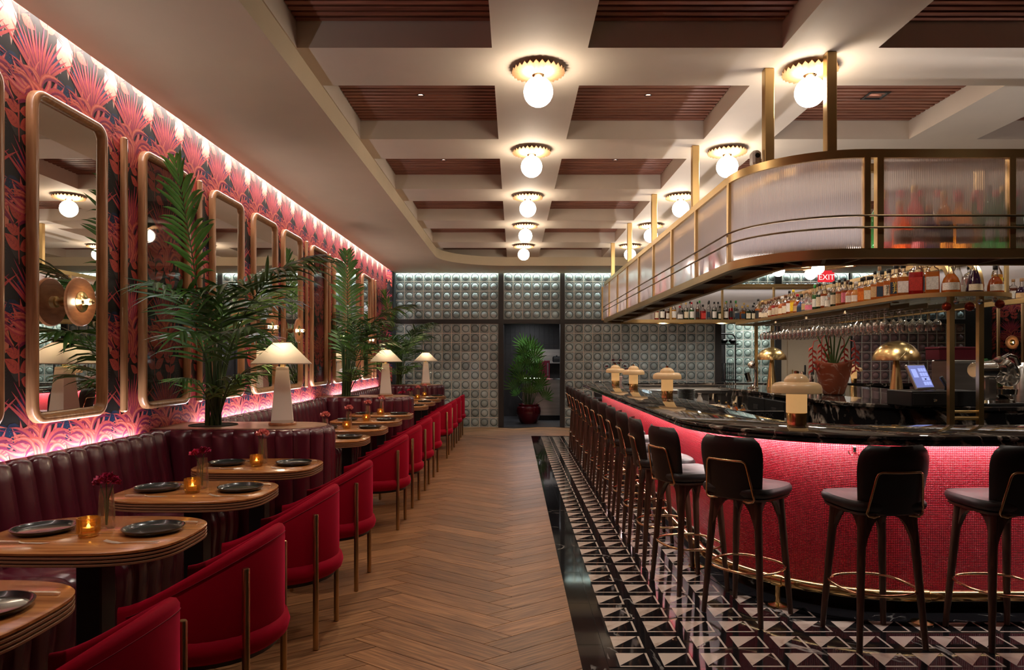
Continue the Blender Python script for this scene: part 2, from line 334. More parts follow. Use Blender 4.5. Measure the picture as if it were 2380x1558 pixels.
# ---- marble floor round the bar
BCX, BCY, BFY = 2.26, 4.846, 11.45      # centres of the bar's rounded corners
mz = 0.003
g = MB().box(0.325, XR, YR, 13.35, -0.006, mz-0.0025)
tfloor = struct(g.build('floor', 'kick_black', smooth=False))
TP = 0.2122; LW = 0.0125; SQ = 0.143
def tile_mb():
    m = MB(); h = TP/2-0.0008; z1 = mz
    m.box(-h, h, -h, h, mz-0.0022, z1, 0)
    R = TP/2-0.002; B = -TP/2+0.002        # white line runs along right and near side
    x1 = R-LW; y0 = B+LW; x0 = x1-SQ; y1 = y0+SQ; z2 = z1+0.0005
    m.add([(x0,y1,z2),(x0,y0+0.0006,z2),(x1-0.0006,y1,z2)], [(0,1,2)], 1)
    m.add([(x1,y1-0.0006,z2),(x0+0.0006,y0,z2),(x1,y0,z2)], [(0,1,2)], 0)
    m.add([(x1+0.001,y0,z2),(R,y0-LW,z2),(R,y1,z2),(x1+0.001,y1,z2)], [(0,1,2,3)], 1)
    m.add([(x0,B,z2),(R,B,z2),(R,y0-0.001,z2),(x0,y0-0.001,z2)], [(0,1,2,3)], 1)
    return m
tmb = tile_mb(); tme = tmb.mesh('marble_tile', ['black_marble','white_marble'], False)
ts = []
for j in range(-9, 46):
    yb = 3.758-0.0015+TP*j; cy = yb+TP/2-0.002
    for i in range(0, 22):
        cx = 0.4537+TP*(i+0.5)
        if cy > 13.2: continue
        # clear of the kick of the bar: inside the offset outline
        if cx > BCX: d = BCY-cy
        elif cy > BCY: d = BCX-cx
        else: d = math.hypot(BCX-cx, BCY-cy)
        if d < 0.72+0.24: continue
        if cy < 3.32 and cx < 0.60+ (3.32-cy)*0.9: continue
        ts.append((math.hypot(cx*0.9, cy), cx, cy))
ts.sort()
vis = [t for t in ts if t[2] > 2.75][:300]; vset = set(vis)
for t in vis: obj('marble_tile', tme, tfloor, (t[1], t[2], 0))
fld = MB()
for t in ts:
    if t in vset: continue
    o_ = len(fld.v); fld.v += [(v[0]+t[1], v[1]+t[2], v[2]) for v in tmb.v]; fld.f += [tuple(q+o_ for q in f) for f in tmb.f]; fld.m += tmb.m
o = fld.build('marble_tile_field', ['black_marble','white_marble'], tfloor, smooth=False); o['kind'] = 'stuff'
y = 13.35
k = 0
while y > 0.5:                           # black marble kerb along the planks
    ln = 0.61
    m = MB().cbox(0.3255, 0.4525, y-ln+0.001, y-0.001, -0.006, mz+0.0005, 0.001); m.build('kerb_slab', 'black_marble', tfloor, smooth=False); y -= ln
for x in (0.4545, 1.07, 1.69):           # far end strip
    MB().cbox(x, x+0.612, 13.2, 13.349, -0.004, mz+0.0005, 0.001).build('kerb_slab', 'black_marble', tfloor, smooth=False)
for a in range(6):                       # curved slabs round the kick of the bar
    a0 = PI+PI/2*a/6+0.004; a1 = PI+PI/2*(a+1)/6-0.004; pts = [(BCX+0.955*math.cos(a0+(a1-a0)*q/5), BCY+0.955*math.sin(a0+(a1-a0)*q/5)) for q in range(6)]
    pts += [(BCX+0.70*math.cos(a1+(a0-a1)*q/5), BCY+0.70*math.sin(a1+(a0-a1)*q/5)) for q in range(6)]
    MB().prism(pts, -0.004, mz+0.0005).build('kerb_slab', 'black_marble', tfloor, smooth=False)
for k in range(9):
    x = BCX+0.6*k; MB().cbox(x+0.001, x+0.599, BCY-0.955, BCY-0.70, -0.004, mz+0.0005, 0.001).build('kerb_slab', 'black_marble', tfloor, smooth=False)
y = BCY
while y < 11.4: MB().cbox(BCX-0.955, BCX-0.70, y+0.001, y+0.599, -0.004, mz+0.0005, 0.001).build('kerb_slab', 'black_marble', tfloor, smooth=False); y += 0.6
# ---- ceiling with coffers
LX0, LDX, LY0, LDY = 0.167, 1.888, 4.83, 1.877
BW = 0.312
cxs = [(LX0+LDX*i+BW, LX0+LDX*(i+1)-BW) for i in range(-1, 6)]
cxs[0] = (-1.415, cxs[0][1])
cys = [(LY0+LDY*j+BW, LY0+LDY*(j+1)-BW) for j in range(-5, 5)]
def edges(lo, hi, iv):
    e = [lo]
    for a, b in iv:
        if a > lo and b < hi: e += [a, b]
    return e+[hi]
ex = edges(XW-0.05, XR, cxs); ey = edges(YR, YB+0.1, cys)
g = MB(); cof = []
for i in range(len(ex)-1):
    for j in range(len(ey)-1):
        x0, x1, y0, y1 = ex[i], ex[i+1], ey[j], ey[j+1]
        if i % 2 == 1 and j % 2 == 1:
            cof.append((x0,x1,y0,y1))
            g.add([(x0,y0,ZC),(x1,y0,ZC),(x1,y1,ZC),(x0,y1,ZC),(x0,y0,ZK+0.06),(x1,y0,ZK+0.06),(x1,y1,ZK+0.06),(x0,y1,ZK+0.06)], [(0,1,5,4),(1,2,6,5),(2,3,7,6),(3,0,4,7)], 0)
        else: g.add([(x0,y0,ZC),(x1,y0,ZC),(x1,y1,ZC),(x0,y1,ZC)], [(0,1,2,3)], 0)
g.box(XW-0.1, XR, YR, YB+0.1, ZK+0.07, ZK+0.12, 1)
ceiling = struct(g.build('ceiling', ['paint','void_black'], smooth=False))
SLP = 0.0665
slat_me = {}
colname = ['next to the left soffit','between aisle and brass rack','above the brass rack','above the bar interior','far right','rightmost']
for (x0,x1,y0,y1) in cof:
    if y1 < 2.3 or x0 > 9: 
        MB().box(x0,x1,y0,y1,ZK+0.03,ZK+0.05).build('coffer_panel', 'slat_wood', ceiling, smooth=False); continue
    ci = min(5, max(0, round((x0+1.5)/LDX))); ri = round((y0-LY0+1.5)/LDY)
    t = thing('slatted_coffer_panel', 'slatted wooden ceiling coffer panel, %s row from the camera, %s' % (ordn(ri+1), colname[ci]), 'ceiling panel', ((x0+x1)/2, (y0+y1)/2, ZK), 0, 'slatted coffer panels')
    w = round(x1-x0, 4)
    if w not in slat_me: slat_me[w] = MB().cbox(-w/2+0.004, w/2-0.004, -0.021, 0.021, 0.0, 0.034, 0.002).mesh('slat', 'slat_wood', False)
    n = int((y1-y0)/SLP)
    MB().box(-w/2, w/2, -(y1-y0)/2, (y1-y0)/2, 0.046, 0.052).build('backing', 'void_black', t, smooth=False)
    for k in range(n): obj('slat', slat_me[w], t, (0, -(y1-y0)/2+(k+0.5)*(y1-y0)/n, 0))
# ---- soffits (lower ceiling along left and back) with a light slot at the walls
pts = [(XW+0.10, YR), (XS, YR)]
RS = 1.3
for k in range(17): a = PI-PI/2*k/16; pts.append((XS+RS+RS*math.cos(a), YS-RS+RS*math.sin(a)))
pts += [(XR, YS), (XR, YB-0.10), (XW+0.10, YB-0.10)]
so = MB().prism(pts, ZS, ZC+0.002).build('ceiling', 'soffit_paint', smooth=True); struct(so)
# ---- walls
wl = struct(MB().box(XW-0.12, XW, YR, YB+0.1, 0, ZC+0.05).build('wall_left', 'void_black', smooth=False))
wr = struct(MB().box(XR, XR+0.1, YR, YB+0.1, 0, ZK).build('wall_right', 'rear_wall', smooth=False))
wf = struct(MB().box(XW-0.1, XR, YR-0.1, YR, 0, ZK).build('wall_front', 'rear_wall', smooth=False))
# ---- back wall: charcoal frame, glass blocks, doorway, recess, beige panel
PB = 0.2037
bx = lambda px: (px-1195)/107.0
ZT = ZC+0.02
ZU0, ZU1 = 2.345, 3.365           # upper glass
ZL1 = PB*11+0.006                 # lower glass
g = MB()
def fr(x0,x1,z0,z1,d=0.05): g.box(x0,x1,YB-d+0.03,YB+0.08,z0,z1)
XA0, XA1 = -2.585, -2.585+PB*11
XD0, XD1 = XA1+0.115, XA1+0.115+PB*6
XC0 = XD1+0.10; XC1 = XC0+PB*16
XO0 = XC1+0.13; XO1 = XO0+1.16
XP0 = XO1+0.14; XP1 = XP0+1.52
XQ0 = XP1+0.04; XQ1 = XQ0+PB*12
fr(XW, XA0, 0, ZT); fr(XA1, XD0, 0, ZT, 0.09); fr(XD1, XC0, 0, ZT, 0.09); fr(XC1, XO0, 0, ZT, 0.09); fr(XO1, XP0, 0, ZT, 0.09); fr(XP1, XQ0, 0, ZT); fr(XQ1, XQ1+0.58, 0, ZT)
fr(XA0, XQ1, ZL1, ZU0, 0.07); fr(XA0, XR, ZU1, ZT)
wb = struct(g.build('wall_back', 'charcoal_frame', smooth=False))
MB().box(XQ1+0.55, XR, YB, YB+0.1, 0, ZT).build('wallpaper_backing', 'void_black', wb, smooth=False)
def block_mesh(half, mat):
    n = 16; m = MB()
    def sq(h, y):
        r = []
        for i in range(n):
            a = 2*PI*i/n+PI/4; c, s = math.cos(a), math.sin(a); k = h/max(abs(c), abs(s)); r.append((c*k, y, s*k))
        return r
    ci = lambda r, y: [(r*math.cos(2*PI*i/n+PI/4), y, r*math.sin(2*PI*i/n+PI/4)) for i in range(n)]
    m.loft([sq(half, 0.03), sq(half, -0.004), sq(half*0.91, -0.014), ci(half*0.84, -0.017), ci(half*0.80, 0.004), ci(half*0.75, -0.004), ci(half*0.68, -0.018), ci(half*0.48, -0.029), ci(half*0.2, -0.035)], True)
    me = m.mesh('glass_block', [mat, 'block_groove_shade'], True, 50)
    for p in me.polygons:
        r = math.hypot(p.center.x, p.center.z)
        if half*0.74 < r < half*0.815 and p.center.y > -0.008 and abs(p.normal.y) > 0.05: p.material_index = 1  # groove faces get a darker colour: painted shading of the moulded ring
    return me
BH = PB/2-0.0062
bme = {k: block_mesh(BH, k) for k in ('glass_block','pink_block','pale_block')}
WN = [0]
def block_panel(x0, nx, z0, nz, mat='glass_block', y=YB, rz=0.0, origin=None):
    WN[0] += 1
    m = MB(); W = nx*PB; H = nz*PB; gt = 0.0062
    for i in range(nx+1): m.box(i*PB-gt, i*PB+gt, -0.018, 0.03, 0, H)
    for j in range(nz+1): m.box(-gt, W+gt, -0.0185, 0.03, j*PB-gt, j*PB+gt)
    o = m.build('window_%d' % WN[0], 'grout_white', loc=(x0, y, z0), rz=rz, smooth=False); struct(o)
    for i in range(nx):
        for j in range(nz): obj('glass_block', bme[mat], o, ((i+0.5)*PB, 0, (j+0.5)*PB))
    return o
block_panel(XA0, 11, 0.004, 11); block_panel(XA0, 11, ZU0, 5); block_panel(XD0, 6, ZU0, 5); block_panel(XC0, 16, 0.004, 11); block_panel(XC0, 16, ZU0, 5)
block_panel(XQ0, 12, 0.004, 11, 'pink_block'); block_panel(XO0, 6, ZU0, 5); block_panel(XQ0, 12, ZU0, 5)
# dim rooms beyond the glass
g = MB().box(XW, XD0-0.1, YB+1.2, YB+1.25, 0, ZT, 0).box(XC0+0.1, XO0-0.1, YB+1.2, YB+1.25, 0, ZT, 0).box(XQ0, XR, YB+1.0, YB+1.05, 0, ZT, 0)
g.box(XW, XR, YB+0.1, YB+3.2, ZC, ZC+0.05)
o = struct(g.build('wall_beyond', 'dark_tile', smooth=False))
for (x, zz, p, c) in ((-1.0,1.2,14,(0.75,0.85,1.0)), (-2.0,2.6,8,(1,0.85,0.85)), (3.0,1.5,14,(0.9,0.95,1.0)), (2.0,2.7,6,(1,0.95,0.9)), (8.0,1.4,6,(1.0,0.8,0.8))):
    d = bpy.data.lights.new('beyond_room_light', 'POINT'); d.energy = p; d.color = c; d.shadow_soft_size = 0.12
    o = bpy.data.objects.new('beyond_room_light', d); COL.objects.link(o); o.location = (x, YB+0.75, zz)
# ---- service passage behind the doorway
g = MB().box(XD0-0.3, XD0-0.2, YB+0.1, YB+3.0, 0, 2.6).box(XD1+0.25, XD1+0.35, YB+0.1, YB+3.0, 0, 2.6).box(XD0-0.3, XD1+0.35, YB+2.9, YB+3.0, 0, 2.6).box(XD0-0.3, XD1+0.35, YB+0.08, YB+3.0, 2.45, 2.5)
o = struct(g.build('wall_passage', 'dark_tile', smooth=False))
tl = MB().cbox(-0.06, 0.06, -0.004, 0.0, -0.012, 0.292, 0.002).mesh('wall_tile', 'dark_tile', False)
for i in range(12):
    for j in range(5): obj('wall_tile', tl, o, (XD0-0.06+i*0.125, YB+2.9, 0.95+j*0.305))
struct(MB().box(XD0-0.2, XD1+0.25, YB+0.02, YB+2.9, -0.004, 0.004).build('floor', 'slate_floor', smooth=False))
d = bpy.data.lights.new('passage_light', 'AREA'); d.energy = 22; d.size = 0.6; d.color = (0.95, 0.95, 1.0); o = bpy.data.objects.new('passage_light', d); COL.objects.link(o); o.location = ((XD0+XD1)/2, YB+0.9, 2.42)
# ---- recess beside the beige panel
g = MB().box(XO0-0.3, XO1+0.1, YB+1.3, YB+1.4, 0, 2.6).box(XO0-0.1, XO1+0.1, YB+0.1, YB+1.3, 2.5, 2.55)
o = struct(g.build('wall_recess', 'dark_tile', smooth=False))
for i in range(10):
    for j in range(7): obj('wall_tile', tl, o, (XO0-0.1+i*0.125, YB+1.3, 0.35+j*0.305))
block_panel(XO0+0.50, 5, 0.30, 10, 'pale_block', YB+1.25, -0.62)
area_strip('recess_light', ((XO0+XO1)/2, YB+0.5, 2.45), 0.8, 0.3, (0,0,0), 9, (1.0, 1.0, 0.93))
o = struct(MB().cbox(XP0, XP1, YB-0.005, YB+0.06, 0.0, ZU0-0.1, 0.004).build('door_1', 'beige_panel', smooth=False))
MB().cbox(XP0+0.14, XP0+0.165, YB-0.03, YB-0.005, 0.02, ZU0-0.12, 0.004).build('door_trim', 'trim_cream', o, smooth=False)
MB().tube([(XP0+0.24,YB-0.06,0.95),(XP0+0.24,YB-0.06,1.25)], 0.012).build('door_handle', 'brass', o)
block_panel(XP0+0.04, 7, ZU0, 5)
# pilaster at the far left corner
pil = struct(MB().box(XW-0.02, -2.57, 14.62, YB-0.03, 0, ZC).build('wall_pilaster', 'void_black', smooth=False))
# ================================================================== LEFT WALL
# ---- wallpaper: printed motif drawn as flat shapes, repeated
for nm, c in (('wp_ground', (0.016,0.015,0.017)), ('wp_grey', (0.060,0.056,0.056)), ('wp_navy', (0.010,0.028,0.085)), ('wp_dot', (0.05,0.20,0.42)), ('wp_coral', (0.62,0.105,0.080)),
              ('wp_rose', (0.60,0.075,0.115)), ('wp_magenta', (0.26,0.022,0.085)), ('wp_light', (0.78,0.20,0.155)), ('wp_peach', (0.72,0.24,0.155)), ('wp_pale', (0.66,0.42,0.34)), ('wp_vein', (0.36,0.045,0.05))):
    pm(nm, c, 0.55, noise=(60, 0.10), spec=0.35)
WP = ['wp_ground','wp_grey','wp_navy','wp_dot','wp_coral','wp_rose','wp_magenta','wp_light','wp_peach','wp_pale','wp_vein']
WI = {n[3:]: i for i, n in enumerate(WP)}
RU, RV = 0.475, 0.665
def motif():
    rnd = random.Random(3); S = []   # shapes: (list of 2d pts, material index)
    def blade(x0,y0,x1,y1,bend,w,col,streak=None,seg=7,tip=0.0):
        dx,dy = x1-x0,y1-y0; ln = math.hypot(dx,dy); nx,ny = -dy/ln,dx/ln
        c = [(x0+dx*t+nx*bend*4*t*(1-t), y0+dy*t+ny*bend*4*t*(1-t)) for t in [k/seg for k in range(seg+1)]]
        def strip(wf, off=0):
            Lp, Rp = [], []
            for k in range(seg+1):
                a = c[max(k-1,0)]; b = c[min(k+1,seg)]; tx,ty = b[0]-a[0],b[1]-a[1]; l = math.hypot(tx,ty)+1e-9; t = k/seg
                ww = w*wf*(math.sin(PI*(0.12+0.88*t))**0.8 if t < 1 else 0.0)+0.0003
                px_,py_ = -ty/l*ww, tx/l*ww; Lp.append((c[k][0]+px_,c[k][1]+py_)); Rp.append((c[k][0]-px_,c[k][1]-py_))
            for k in range(seg): S.append(([Lp[k],Lp[k+1],Rp[k+1],Rp[k]], None, WI[col] if wf == 1 else WI[streak]))
        strip(1)
        S.append(None)
        if streak: strip(0.42); S.append(None)
    def leaf(x,y,ang,ln,w,col,vein):
        n = 9; pts = []
        ca,sa = math.cos(ang),math.sin(ang)
        prof = [math.sin(PI*(k/n)**0.8) for k in range(n+1)]
        up = [(ln*k/n, w*prof[k]) for k in range(n+1)]; dn = [(ln*k/n, -w*prof[k]) for k in range(n-1,0,-1)]
        S.append(([(x+p*ca-q*sa, y+p*sa+q*ca) for p,q in up+dn], None, WI[col])); S.append(None)
        q = w*0.05
        S.append(([(x,y),(x+ln*0.95*ca+q*sa,y+ln*0.95*sa-q*ca),(x+ln*0.95*ca-q*sa,y+ln*0.95*sa+q*ca)], None, WI[vein]))
        for k in (2,3.5,5,6.5):
            for sg in (1,-1):
                p0 = (ln*k/n, 0); p1 = (ln*(k+1.1)/n, sg*w*0.8*math.sin(PI*min(1,((k+1.1)/n))**0.8)); th = w*0.045
                S.append(([(x+a*ca-b*sa, y+a*sa+b*ca) for a,b in ((p0[0]-th,p0[1]),(p0[0]+th,p0[1]),(p1[0],p1[1]))], None, WI[vein]))
        S.append(None)
    def blob(cx,cy,rx,ry,col,n=14,k=0.0,rot=0):
        S.append(([(cx+rx*math.cos(a)*(1+k*math.cos(3*a+rot)), cy+ry*math.sin(a)*(1+k*math.cos(3*a+rot))) for a in [2*PI*i/n for i in range(n)]], None, WI[col])); S.append(None)
    # grey fans
    for fx,fy,a0,r in ((0.16,0.28,-1.2,0.15),(0.34,0.10,0.5,0.13),(0.30,0.46,2.2,0.12),(0.06,0.05,1.2,0.12)):
        for k in range(15):
            a = a0-1.0+2.0*k/14; blade(fx,fy,fx+r*math.cos(a),fy+r*math.sin(a),0,0.0052,'grey',None,3)
    # dotted navy grounds
    for cx,cy,rx,ry in ((0.05,0.42,0.075,0.07),(0.44,0.42,0.07,0.07),(0.24,0.30,0.09,0.07),(0.12,0.56,0.06,0.06),(0.37,0.56,0.06,0.06)):
        blob(cx,cy,rx,ry,'navy',12,0.12)
        for k in range(34):
            a = rnd.random()*2*PI; r = math.sqrt(rnd.random())*0.88; s = 0.0019
            x,y = cx+rx*r*math.cos(a),cy+ry*r*math.sin(a); S.append(([(x-s,y-s),(x+s,y-s),(x+s,y+s),(x-s,y+s)],None,WI['dot']))
        S.append(None)
    # pale arch leaf
    S.append(([(0.395,0.26),(0.40,0.33),(0.425,0.365),(0.45,0.37),(0.475,0.345),(0.485,0.29),(0.48,0.22),(0.455,0.20),(0.445,0.25),(0.425,0.25),(0.415,0.21),(0.40,0.22)],None,WI['peach'])); S.append(None)
    # leafy stem plant
    blade(0.085,0.02,0.095,0.40,0.01,0.006,'coral')
    for x,y,a,l,w in ((0.09,0.10,0.55,0.13,0.030),(0.09,0.10,2.6,0.12,0.030),(0.09,0.19,0.25,0.12,0.026),(0.09,0.19,2.9,0.10,0.026),(0.09,0.25,0.85,0.12,0.026),(0.09,0.26,2.35,0.11,0.024),(0.092,0.33,1.2,0.12,0.022),(0.092,0.34,2.0,0.10,0.02),(0.10,0.06,-0.35,0.10,0.028)):
        leaf(x,y,a,l*1.15,w*1.2,'coral','vein')
    # second little plant
    blade(0.31,0.0,0.315,0.24,-0.008,0.005,'coral')
    for a,y in ((0.7,0.06),(2.5,0.07),(0.5,0.14),(2.7,0.15),(1.1,0.19),(2.0,0.20)): leaf(0.313,y,a,0.10,0.027,'coral','vein')
    # big strap-leaf rosette: upright spikes behind, arching straps in front
    cx,cy = 0.245,0.36
    for k in range(17):
        a = PI/2+(k-8)*0.105; l = 0.37+0.04*math.cos(k*1.9); blade(cx+(k-8)*0.007,cy-0.02,cx+l*math.cos(a),cy+l*math.sin(a),0.014*(8-k)/8,0.0115,'magenta' if k % 2 else 'rose','rose' if k % 2 else 'coral',6)
    for k in range(11):
        a = PI/2+(k-5)*0.27; l = 0.30; blade(cx,cy-0.03,cx+l*math.cos(a)*1.0,cy-0.03+l*math.sin(a)*0.66,-0.04*(1 if k < 5 else -1),0.018,'rose','light',8)
    # taller straps that rise and droop, uneven on the two sides
    for q in range(20):
        sg = -1 if q % 2 else 1; ex_ = rnd.uniform(0.07,0.30); ey_ = rnd.uniform(-0.16,0.12); bd = rnd.uniform(0.06,0.13); w = rnd.uniform(0.012,0.019)
        x0 = cx+sg*rnd.uniform(0.0,0.05); y0 = cy-rnd.uniform(0.06,0.20)
        blade(x0+0.004,y0,cx+sg*ex_*0.97+0.006,cy+ey_-0.02,bd*sg*0.95,w*0.95,'magenta',None,8)
        blade(x0,y0,cx+sg*ex_,cy+ey_,bd*sg,w,'coral' if q % 3 else 'rose','light' if q % 3 else 'coral',9)
    return S
def paint_wall(parent, org, ud, vd, nd, U, V, u0=0.0, v0=0.0, name='wallpaper'):
    """org: corner, ud/vd: unit directions on the wall, nd: normal; U,V extents"""
    S = motif(); g = MB(); org, ud, vd, nd = Vector(org), Vector(ud), Vector(vd), Vector(nd)
    c = lambda u,v,d: tuple(org+ud*u+vd*v+nd*d)
    g.add([c(0,0,0.0006),c(U,0,0.0006),c(U,V,0.0006),c(0,V,0.0006)], [(0,1,2,3)], 0)
    nu = int(U/RU)+2; nv = int(V/RV)+2
    for a in range(-1, nu):
        for b in range(-1, nv):
            d = 0.0008
            for s in S:
                if s is None: d += 0.000005; continue
                pts = [(p[0]+a*RU+u0, p[1]+b*RV+v0) for p in s[0]]
                us = [p[0] for p in pts]; vs2 = [p[1] for p in pts]
                if min(us) < 0 or max(us) > U or min(vs2) < 0 or max(vs2) > V:
                    if max(us) <= 0 or min(us) >= U or max(vs2) <= 0 or min(vs2) >= V: continue
                    pts = [(min(max(u,0),U), min(max(v,0),V)) for u,v in pts]
                o_ = len(g.v); g.v += [c(u,v,d) for u,v in pts]; g.f.append(tuple(range(o_, o_+len(pts)))); g.m.append(s[2])
    return g.build(name, WP, parent, smooth=False)
paint_wall(wl, (XW, 2.4, 0.85), (0,1,0), (0,0,1), (1,0,0), YB-0.1-2.4, ZC-0.85, u0=0.34, v0=0.46)
MB().box(XW, XW+0.001, YR, 2.4, 0.0, ZC).build('plain_paper', 'wp_vein', wl, smooth=False)
paint_wall(pil, (XW, 14.619, 0.9), (1,0,0), (0,0,1), (0,-1,0), 0.12, ZC-0.9, u0=0.1)
# pale arch shapes along the very top row of the print
g = MB()
k = 0
while 3.1+k*RU < 14.5:
    y = 2.4+0.34+0.40+k*RU; z = 3.22
    g.add([(XW+0.0007, y+a, z+b) for a, b in ((0.0,-0.03),(-0.01,0.08),(0.005,0.19),(0.13,0.19),(0.145,0.10),(0.12,0.02),(0.10,-0.06),(0.085,0.0),(0.05,0.01),(0.03,-0.05))], [tuple(range(10))], 0); k += 1
g.build('wallpaper_arches', 'wp_pale', wl, smooth=False)
# ---- framed mirrors and upright wooden rods
ZM0, ZM1 = 1.117, 2.99
def frame_ring(y0,y1,r):
    return [(a,b) for a,b in rrect(y0,y1,ZM0,ZM1,r,7)]
def make_frame(label, yc, w, mirror, cat):
    t = thing('wall_mirror' if mirror else 'framed_wallpaper_panel', label, cat, (XW, yc, ZM0), 0, 'framed mirrors on the wallpaper wall' if mirror else None)
    hw = w/2; H = ZM1-ZM0
    prof = [(0.0,0.004),(0.0,0.040),(0.008,0.052),(0.024,0.056),(0.042,0.050),(0.050,0.036),(0.052,0.018),(0.052,0.004)]   # inset, height above wall
    rings = []
    for ins, h in prof: rings.append([(h, a, b) for a, b in rrect(-hw+ins, hw-ins, ins, H-ins, max(0.02, 0.10-ins), 7)])
    n = len(rings[0]); m = MB(); m.loft(rings+[rings[0]], False)
    m.build('frame', 'frame_wood', t, angle=60)
    pl = rrect(-hw+0.049, hw-0.049, 0.049, H-0.049, 0.052, 7)
    if mirror:
        m = MB(); m.loft([[(0.010,a,b) for a,b in pl],[(0.018,a,b) for a,b in pl],[(0.022,a*(1-0.016/hw),H/2+(b-H/2)*(1-0.016/(H/2))) for a,b in pl]], True); m.build('mirror_glass', 'mirror', t, angle=1)
    else:
        m = MB(); m.loft([[(0.012,a,b) for a,b in pl],[(0.016,a,b) for a,b in pl]], True); m.build('glass_pane', 'tinted_pane', t, smooth=False)
    return t
mir = [(3.255,'partly cut off at the left edge of the picture'),(4.17,'with a brass disc sconce, nearest in full view'),(6.46,'half hidden by the tall near palm'),(7.425,'first to the right of the near palm, with disc sconce'),(8.34,'second to the right of the near palm, with disc sconce'),(10.60,'behind the middle palm'),(11.51,'right of the middle palm, with disc sconce'),(12.50,'last on the wall before the far palm')]
for y, d in mir: make_frame('tall wood framed mirror '+d, y, 0.70, True, 'mirror')
make_frame('wood framed wallpaper panel behind the near palm', 5.32, 0.72, False, 'wall panel')
make_frame('wood framed wallpaper panel behind the middle palm', 9.48, 0.74, False, 'wall panel')
rod = MB().loft([[(x*1.0+0.022, y, z) for x,y in [(0.022*math.cos(a),0.03*math.sin(a)) for a in [2*PI*i/12 for i in range(12)]]] for z in (0.012,1.868)], False)
rod.lathe([(0.001,-0.0),(0.014,0.0),(0.026,0.012)], 12, (0.022,0,0)).lathe([(0.026,1.868),(0.014,1.88),(0.001,1.882)], 12, (0.022,0,0))
rme = rod.mesh('wooden_rod', 'frame_wood', True, 60)
for y, d in ((4.75,'between the nearest mirror and the near palm'),(5.89,'just right of the near palm panel'),(8.92,'left of the middle palm panel'),(10.03,'right of the middle palm panel'),(13.09,'nearer of the pair by the far palm'),(13.35,'farther of the pair by the far palm')):
    o = obj('wall_rod', rme, None, (XW, y, ZM0)); tag(o, 'upright rounded wooden rod on the wallpaper, '+d, 'wall rod', 'upright rods on the wallpaper wall')
# ---- disc sconces in front of the mirrors
def make_sconce():
    t = thing('disc_sconce', '', 'sconce', (0,0,0), 0, 'disc sconces on the mirrors')
    R = Matrix.Rotation(PI/2, 4, 'Y')
    MB().lathe([(0.001,0),(0.028,0),(0.028,0.02),(0.020,0.026),(0.020,0.05),(0.034,0.052),(0.034,0.078),(0.001,0.078)], 20, M=R).build('mount', 'brass', t)
    MB().lathe([(0.001,0.078),(0.138,0.078),(0.145,0.084),(0.145,0.094),(0.139,0.099),(0.132,0.099),(0.001,0.097)], 48, M=R).build('wooden_disc', 'disc_wood', t)
    MB().lathe([(0.062,0.0975),(0.062,0.100),(0.04,0.102),(0.022,0.108),(0.017,0.122),(0.001,0.122)], 28, M=R).build('brass_cone', 'brass_bright', t)
    MB().lathe([(0.010,0.118),(0.015,0.128),(0.018,0.140),(0.0175,0.150)], 18, M=R).build('bulb', 'bulb_light', t)
    MB().lathe([(0.0175,0.149),(0.019,0.151),(0.016,0.164),(0.007,0.171),(0.001,0.172)], 18, M=R).build('bulb_cap', 'brass', t)
    return t
sc = make_sconce(); first = True
for y, d in ((4.13,'on the nearest full mirror'),(6.42,'half hidden by the near palm'),(7.38,'on the mirror left above the near table lamp'),(8.30,'on the mirror right above the near table lamp'),(10.56,'hidden among fronds of the middle palm'),(11.47,'right of the middle palm, nearer one'),(12.46,'right of the middle palm, farther one')):
    lb = 'wooden disc sconce with glowing half-gilt bulb, '+d
    if first: sc.location = (XW+0.022,y,1.82); sc['label'] = lb; first = False
    else: dup(sc, (XW+0.022,y,1.82), 0, lb)
# ================================================================== BANQUETTES, DIVIDERS
ZTOP = 0.96
BOOTHS = [('near', -0.2, 5.09), ('middle', 5.79, 9.38), ('far', 10.10, 13.77)]
def channel_back(w):
    # profile (x from wall, z) of one upholstered channel, bulging across its width
    base = [(0.072,0.950),(0.095,0.957),(0.128,0.93),(0.145,0.86),(0.165,0.74),(0.185,0.62),(0.20,0.52),(0.205,0.44)]
    n = 7; rings = []
    for k, (x, z) in enumerate(base):
        r = []
        for i in range(n+1):
            s = -1+2*i/n; b = (1-s*s)**0.6*0.026 if abs(s) < 1 else 0
            kz = b*0.35 if k < 3 else 0
            r.append((x+(b if k > 0 else b*0.3), s*w/2*0.995, z+kz))
        rings.append(r)
    return MB().loft(rings, False, closed=False).mesh('back_channel', 'leather', True, 80)
def channel_seat(w):
    base = [(0.205,0.45),(0.35,0.468),(0.52,0.472),(0.60,0.462),(0.645,0.43),(0.665,0.37),(0.668,0.30),(0.655,0.16),(0.648,0.06)]
    n = 7; rings = []
    for k, (x, z) in enumerate(base):
        r = []
        for i in range(n+1):
            s = -1+2*i/n; b = (1-s*s)**0.6*0.024 if abs(s) < 1 else 0
            f = 0 if k < 4 else 1
            r.append((x+b*f*1.0, s*w/2*0.995, z+b*(0.55 if k < 4 else 0.25 if k < 6 else 0)))
        rings.append(r)
    return MB().loft(rings, False, closed=False).mesh('seat_channel', 'leather', True, 80)
